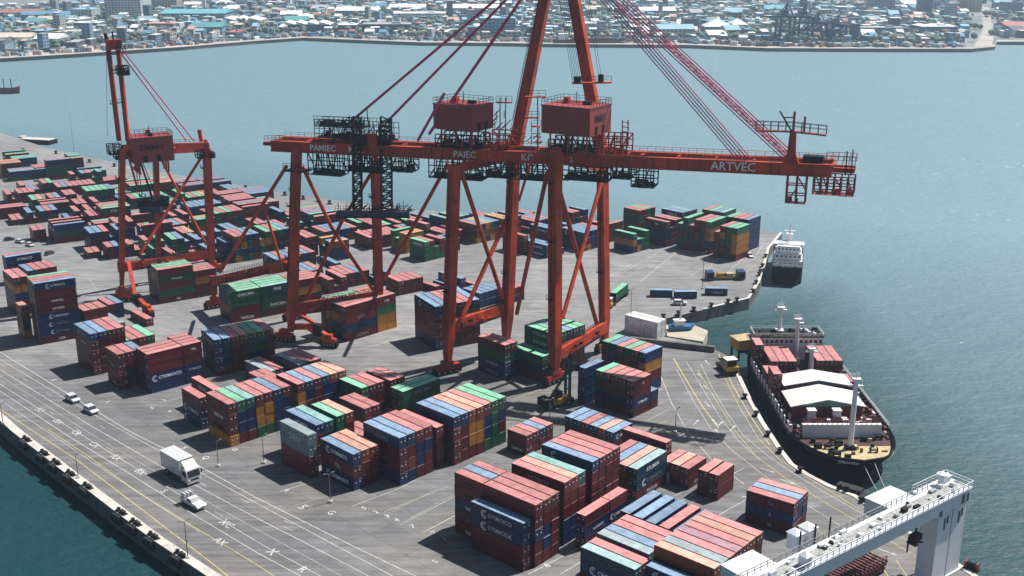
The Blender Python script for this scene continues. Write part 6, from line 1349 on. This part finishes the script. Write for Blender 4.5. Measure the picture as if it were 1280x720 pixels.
# buildings that can be picked out
for (x, y, wpx, D_, h, kind, roof_, wall, lb) in (
    (22, 54, 44, 30, 8, 'gable', 'beige', 'white', 'long low beige roofed shed at the left end of the far quay'), (66, 59, 32, 34, 11, 'gable', 'white', 'white', 'white gabled warehouse on the far quay left of the small crane top'),
    (108, 26, 26, 40, 18, 'flat', 'light blue', 'white', 'tall pale block behind the far quay left of the small crane top'), (162, 22, 44, 60, 30, 'flat', 'grey', 'white', 'broad tall grey block rising at the upper left'), (30, 22, 46, 40, 9, 'gable', 'red', 'blue', 'red roofed hall at the upper left corner'),
    (62, 25, 60, 30, 9, 'gable', 'blue', 'blue', 'blue roofed hall right of the red roofed hall'), (112, 36, 30, 30, 9, 'flat', 'white', 'blue', 'white topped blue shed left of the crane apex'), (248, 25, 78, 70, 12, 'gable', 'teal', 'blue', 'very wide turquoise roofed hall at upper left'),
    (262, 42, 40, 40, 10, 'gable', 'teal', 'blue', 'turquoise shed with gable on the far quay below the wide turquoise hall'), (205, 40, 34, 30, 12, 'flat', 'pink', 'beige', 'brown wide block left of the turquoise shed'), (308, 32, 44, 50, 9, 'saw', 'white', 'beige', 'low white ribbed roof hall right of the wide turquoise hall'),
    (205, 12, 40, 40, 20, 'flat', 'beige', 'beige', 'beige block behind the brown wide block'), (388, 40, 56, 40, 11, 'saw', 'white', 'dark', 'white sawtooth roofed hall with dark end wall on the far quay'), (372, 33, 26, 34, 10, 'gable', 'teal', 'dark', 'teal roofed shed behind the sawtooth hall'),
    (436, 42, 22, 34, 12, 'flat', 'white', 'dark', 'small white topped dark block right of the sawtooth hall'), (484, 41, 60, 34, 12, 'flat', 'grey', 'dark', 'long dark open hall on the far quay left of the backstays'), (448, 19, 52, 50, 9, 'gable', 'white', 'grey', 'white gabled hall above the long dark hall'),
    (510, 15, 44, 44, 9, 'gable', 'white', 'white', 'white hall between the two left backstays'), (528, 25, 58, 44, 11, 'flat', 'white', 'white', 'wide white flat hall under the backstays'), (590, 17, 66, 60, 11, 'gable', 'white', 'white', 'large pale gabled hall right of the last backstay'),
    (622, 46, 44, 28, 24, 'flat', 'light blue', 'blue', 'row of pale blue silos behind the far quay near the crane leg'), (592, 48, 12, 24, 9, 'peak', 'white', 'red' if False else 'beige', 'small round topped store near the last backstay'), (660, 44, 30, 30, 20, 'flat', 'light blue', 'grey', 'pale block behind the left apex leg'),
    (738, 42, 30, 30, 14, 'flat', 'white', 'white', 'white block behind the dark red moored ship'), (820, 20, 44, 50, 10, 'gable', 'white', 'grey', 'pale long hall behind the forestays'), (842, 47, 46, 36, 12, 'gable', 'light blue', 'white', 'light blue roofed hall where the forestays cross the shore'),
    (862, 40, 18, 30, 18, 'flat', 'dark', 'dark', 'dark tall block right of the forestays'), (896, 42, 34, 30, 10, 'peak', 'white', 'blue', 'white tent roofed hall, left of the tallest peak'), (921, 39, 20, 36, 10, 'peak', 'white', 'white', 'hall with the small white peaked roof, left of two'), (938, 38, 24, 40, 12, 'peak', 'white', 'white', 'hall with the tallest white peaked roof'),
    (905, 16, 60, 40, 8, 'saw', 'white', 'white', 'low white rooftops above the peaked halls'), (1166, 46, 44, 40, 14, 'flat', 'white', 'blue', 'bright white topped hall left of the shore road'), (1100, 46, 54, 24, 12, 'flat', 'grey', 'blue', 'blue grey row right of the far cranes'), (1060, 32, 22, 24, 7, 'gable', 'red', 'beige', 'small red roofed hall right of the far cranes'),
    (1154, 20, 12, 30, 36, 'flat', 'grey', 'dark', 'dark tower block at the upper right'), (1212, 14, 20, 30, 30, 'flat', 'pink', 'beige', 'brownish block left of the top of the shore road'), (1264, 40, 30, 40, 9, 'gable', 'red', 'blue', 'red roofed hall at the right picture edge'), (1262, 20, 20, 30, 22, 'flat', 'dark', 'blue', 'dark block above the red hall at the right edge'), (1100, 14, 26, 40, 26, 'flat', 'grey', 'blue', 'grey wide block above the far quay, upper right')):
    try_place(x, y, wpx, D_, h, 0.02, kind=kind, roof=roof_, wall=wall, lb=lb)
roofs_w = ['white'] * 9 + ['grey'] * 3 + ['light blue'] * 5 + ['blue'] * 5 + ['beige'] * 3 + ['red', 'pink', 'teal', 'dark']
for it_ in range(5200):
    x = rc.uniform(-60, 1340); t_ = rc.random(); y = shore_y(max(0, min(1280, x))) - 4.5 - 58 * t_ ** 1.15
    if 1205 < x < 1246 and y > 6: continue
    if x < 330 and y > shore_y(max(0, x)) - 7: continue
    far_ = P(x, y).y
    if y < -30: continue
    big = rc.random() < .2
    wpx = rc.uniform(12, 30) if big else rc.uniform(3.5, 11); D__ = rc.uniform(22, 45) if big else rc.uniform(10, 22)
    h = rc.uniform(6, 10) if big or rc.random() < .86 else (rc.uniform(10, 15) if rc.random() < .85 else rc.uniform(18, 26))
    wpx *= min(1, 1500 / far_ + .15)
    try_place(x, y, wpx, D__, h, kind=rc.choice(['gable', 'flat', 'flat'] if h < 12 else ['flat']), roof=rc.choice(roofs_w), wall=rc.choice(['white', 'blue', 'grey', 'blue', 'beige', 'dark', 'dark']))
named = [c for c in CB if 'lb' in c]; rest = sorted([c for c in CB if 'lb' not in c], key=lambda c: -(c['L'] * (c['h'] + c['W'] * .1) / c['p'].y ** 2) * (1 if 0 < c['px'] < 1280 and c['py'] > 2 else .01))
indiv = rest[:296 - len(named)]; stuff = rest[296 - len(named):]
U1 = ['', 'first', 'second', 'third', 'fourth', 'fifth', 'sixth', 'seventh', 'eighth', 'ninth', 'tenth', 'eleventh', 'twelfth', 'thirteenth', 'fourteenth', 'fifteenth', 'sixteenth', 'seventeenth', 'eighteenth', 'nineteenth']
def ordw(n):
    if n < 20: return U1[n]
    return {2: 'twenty', 3: 'thirty', 4: 'forty'}[n // 10] + ('-' + U1[n % 10] if n % 10 else 'eth' if False else ('-first' if False else '')) if n % 10 else {2: 'twentieth', 3: 'thirtieth', 4: 'fortieth'}[n // 10]
indiv.sort(key=lambda c: c['p'].y); per = 24
for li in range(0, len(indiv), per):
    for j, c in enumerate(sorted(indiv[li:li + per], key=lambda c: c['px'])):
        c['lb'] = '%s roofed %s, %s from left in the %s line behind the far quay' % (c['roof'], 'warehouse' if c['kind'] == 'gable' else 'building', ordw(j + 1), ordw(li // per + 1))
for c in named + indiv:
    ware = c['kind'] != 'flat'; root = empty('warehouse' if ware else 'city_building', (c['p'].x, c['p'].y, 0), 0, c['lb'], 'warehouse' if ware else 'building', 'buildings of the far city')
    s, r = MB(), MB(); bld(s, r, c['p'], c['ang'], c['L'], c['W'], c['h'], c['kind'], CR[c['roof']], CWL[c['wall']], 0 if ware and c['h'] < 9 else max(1, int(c['h'] / 3.6)) if c['p'].y < 2300 else 0)
    s.build('wall', None, root); r.build('roof', None, root)
s = MB()
for c in stuff: bld(s, s, c['p'], c['ang'], c['L'], c['W'], c['h'], c['kind'], CR[c['roof']], CWL[c['wall']])
tag(s.build('distant_city'), kind='stuff')
# trees between the houses: clumps of leafy crowns
M_TREE = mat('city_foliage', (.10, .14, .115), .9, var=.4, scale=.05)
s = MB(); rt = random.Random(8)
ico = bmesh.new(); bmesh.ops.create_icosphere(ico, subdivisions=1, radius=1); iv = [v.co.copy() for v in ico.verts]; if_ = [tuple(v.index for v in f.verts) for f in ico.faces]; ico.free()
for _ in range(600):
    x = rt.uniform(-40, 1320); y = shore_y(max(0, min(1280, x))) - 5 - 50 * rt.random() ** 1.1
    if 1205 < x < 1246 or (x < 330 and y > shore_y(max(0, x)) - 8): continue
    cl = P(x, y)
    for k in range(rt.randint(2, 7)):
        c = cl + Vector((rt.uniform(-22, 22), rt.uniform(-12, 12), 0)); r_ = rt.uniform(2.5, 6); hh_ = rt.uniform(4, 8)
        s.add([(c.x + v.x * r_ * rt.uniform(.8, 1.2), c.y + v.y * r_ * rt.uniform(.8, 1.2), hh_ + v.z * r_ * .8) for v in iv], if_, M_TREE)
tag(s.build('city_trees'), kind='stuff')
# parked boxes, trucks and yards' clutter along the far quay
s = MB()
for _ in range(900):
    x = rt.uniform(-20, 1205); y = shore_y(max(0, min(1280, x))) - rt.uniform(1.6, 6); c = P(x, y); m_ = rt.choice([CR['white'], CR['dark'], CR['blue'], CR['grey'], CR['light blue'], CR['beige'], CR['red'], CWL['dark']]); a = rt.uniform(0, 3)
    s.obox(c, (math.cos(a), math.sin(a), 0), (-math.sin(a), math.cos(a), 0), rt.uniform(4, 13), rt.uniform(2, 4), 0.1, rt.uniform(2, 5), m_)
tag(s.build('quay_clutter'), kind='stuff')
# far blue quay cranes
M_BLUEC = mat('far_crane_blue', (.015, .05, .10), .7)
for i, (x, yb, top_) in enumerate(((980, 53, 2), (1003, 52, 4), (1020, 53, 14), (1044, 54, 18))):
    p = P(x, yb); h = PY(x, top_, p.y).z; s_ = h / 60; root = empty('quay_crane', (p.x, p.y, 0), 0, 'distant blue grey quay crane, %s from left of four' % ORD[i], 'quay crane'); s = MB()
    for a in (-9, 9):
        for b in (-12, 12): s.beam((a, b, 0), (a * .9, b, 40 * s_), 2.2, m=M_BLUEC)
    for a in (-9, 9): s.beam((a, -12, 14), (a, 12, 14), 1.6, m=M_BLUEC); s.beam((a, -12, 14), (a, 12, 38 * s_), 1.2, m=M_BLUEC)
    for b in (-12, 12): s.beam((-9, b, 14), (9, b, 14), 1.6, m=M_BLUEC); s.beam((-9, b, 14), (9, b, 38 * s_), 1.2, m=M_BLUEC)
    s.build('portal_frame', None, root, off=(0, 0, 0)); s = MB(); s.beam((0, -30, 40 * s_), (0, 40, 40 * s_), 3, 3, M_BLUEC); s.beam((-30, -12, 39 * s_), (26, -12, 39 * s_), 2.2, 2.2, M_BLUEC) if i % 2 == 0 else None; s.obox((0, 8, 0), (1, 0, 0), (0, 1, 0), 8, 12, 42 * s_, 47 * s_, M_BLUEC); s.build('boom', None, root, off=(0, 0, 0))
    s = MB(); s.beam((-6, -12, 40 * s_), (0, -8, 60 * s_), 1.6, m=M_BLUEC); s.beam((6, -12, 40 * s_), (0, -8, 60 * s_), 1.6, m=M_BLUEC); s.beam((0, -8, 60 * s_), (0, 30, 41 * s_), .9, m=M_BLUEC); s.beam((0, -8, 60 * s_), (0, -30, 41 * s_), .9, m=M_BLUEC); s.build('apex_frame', None, root, off=(0, 0, 0))
# dark red ship lying at the far quay
p = P(736, 56.5, WZ); root = empty('bulk_ship', (p.x - 42, p.y - 12, WZ), R_(1), 'long dark red ship lying along the far quay behind the apex legs', 'ship')
h, tp = hull(root, 'hull', 86, 14, -.5, 7, 9, mat('hull_dark_red', (.08, .02, .03), .6), (M_DECKR, M_DECKR, .8), 1)
s = MB(); s.box(4, 16, -6, 6, 7, 15, M_SHIPW); s.box(20, 74, -5.6, 5.6, 7, 9.5, M_DECKR); s.build('superstructure', None, root, off=(0, 0, 0))
# ------------------------------------------------------------------ air
hm = bpy.data.materials.new('haze_air'); hm.use_nodes = True; n = hm.node_tree.nodes; n.clear(); out = n.new('ShaderNodeOutputMaterial'); pv = n.new('ShaderNodeVolumePrincipled')
pv.inputs['Color'].default_value = (0.6, 0.82, 1.0, 1); pv.inputs['Density'].default_value = HAZE; pv.inputs['Anisotropy'].default_value = 0.35
hm.node_tree.links.new(pv.outputs[0], out.inputs['Volume'])
s = MB(); s.box(-6300, 6300, -400, 9400, -9, 132); o = s.build('haze', hm); tag(o, kind='stuff')
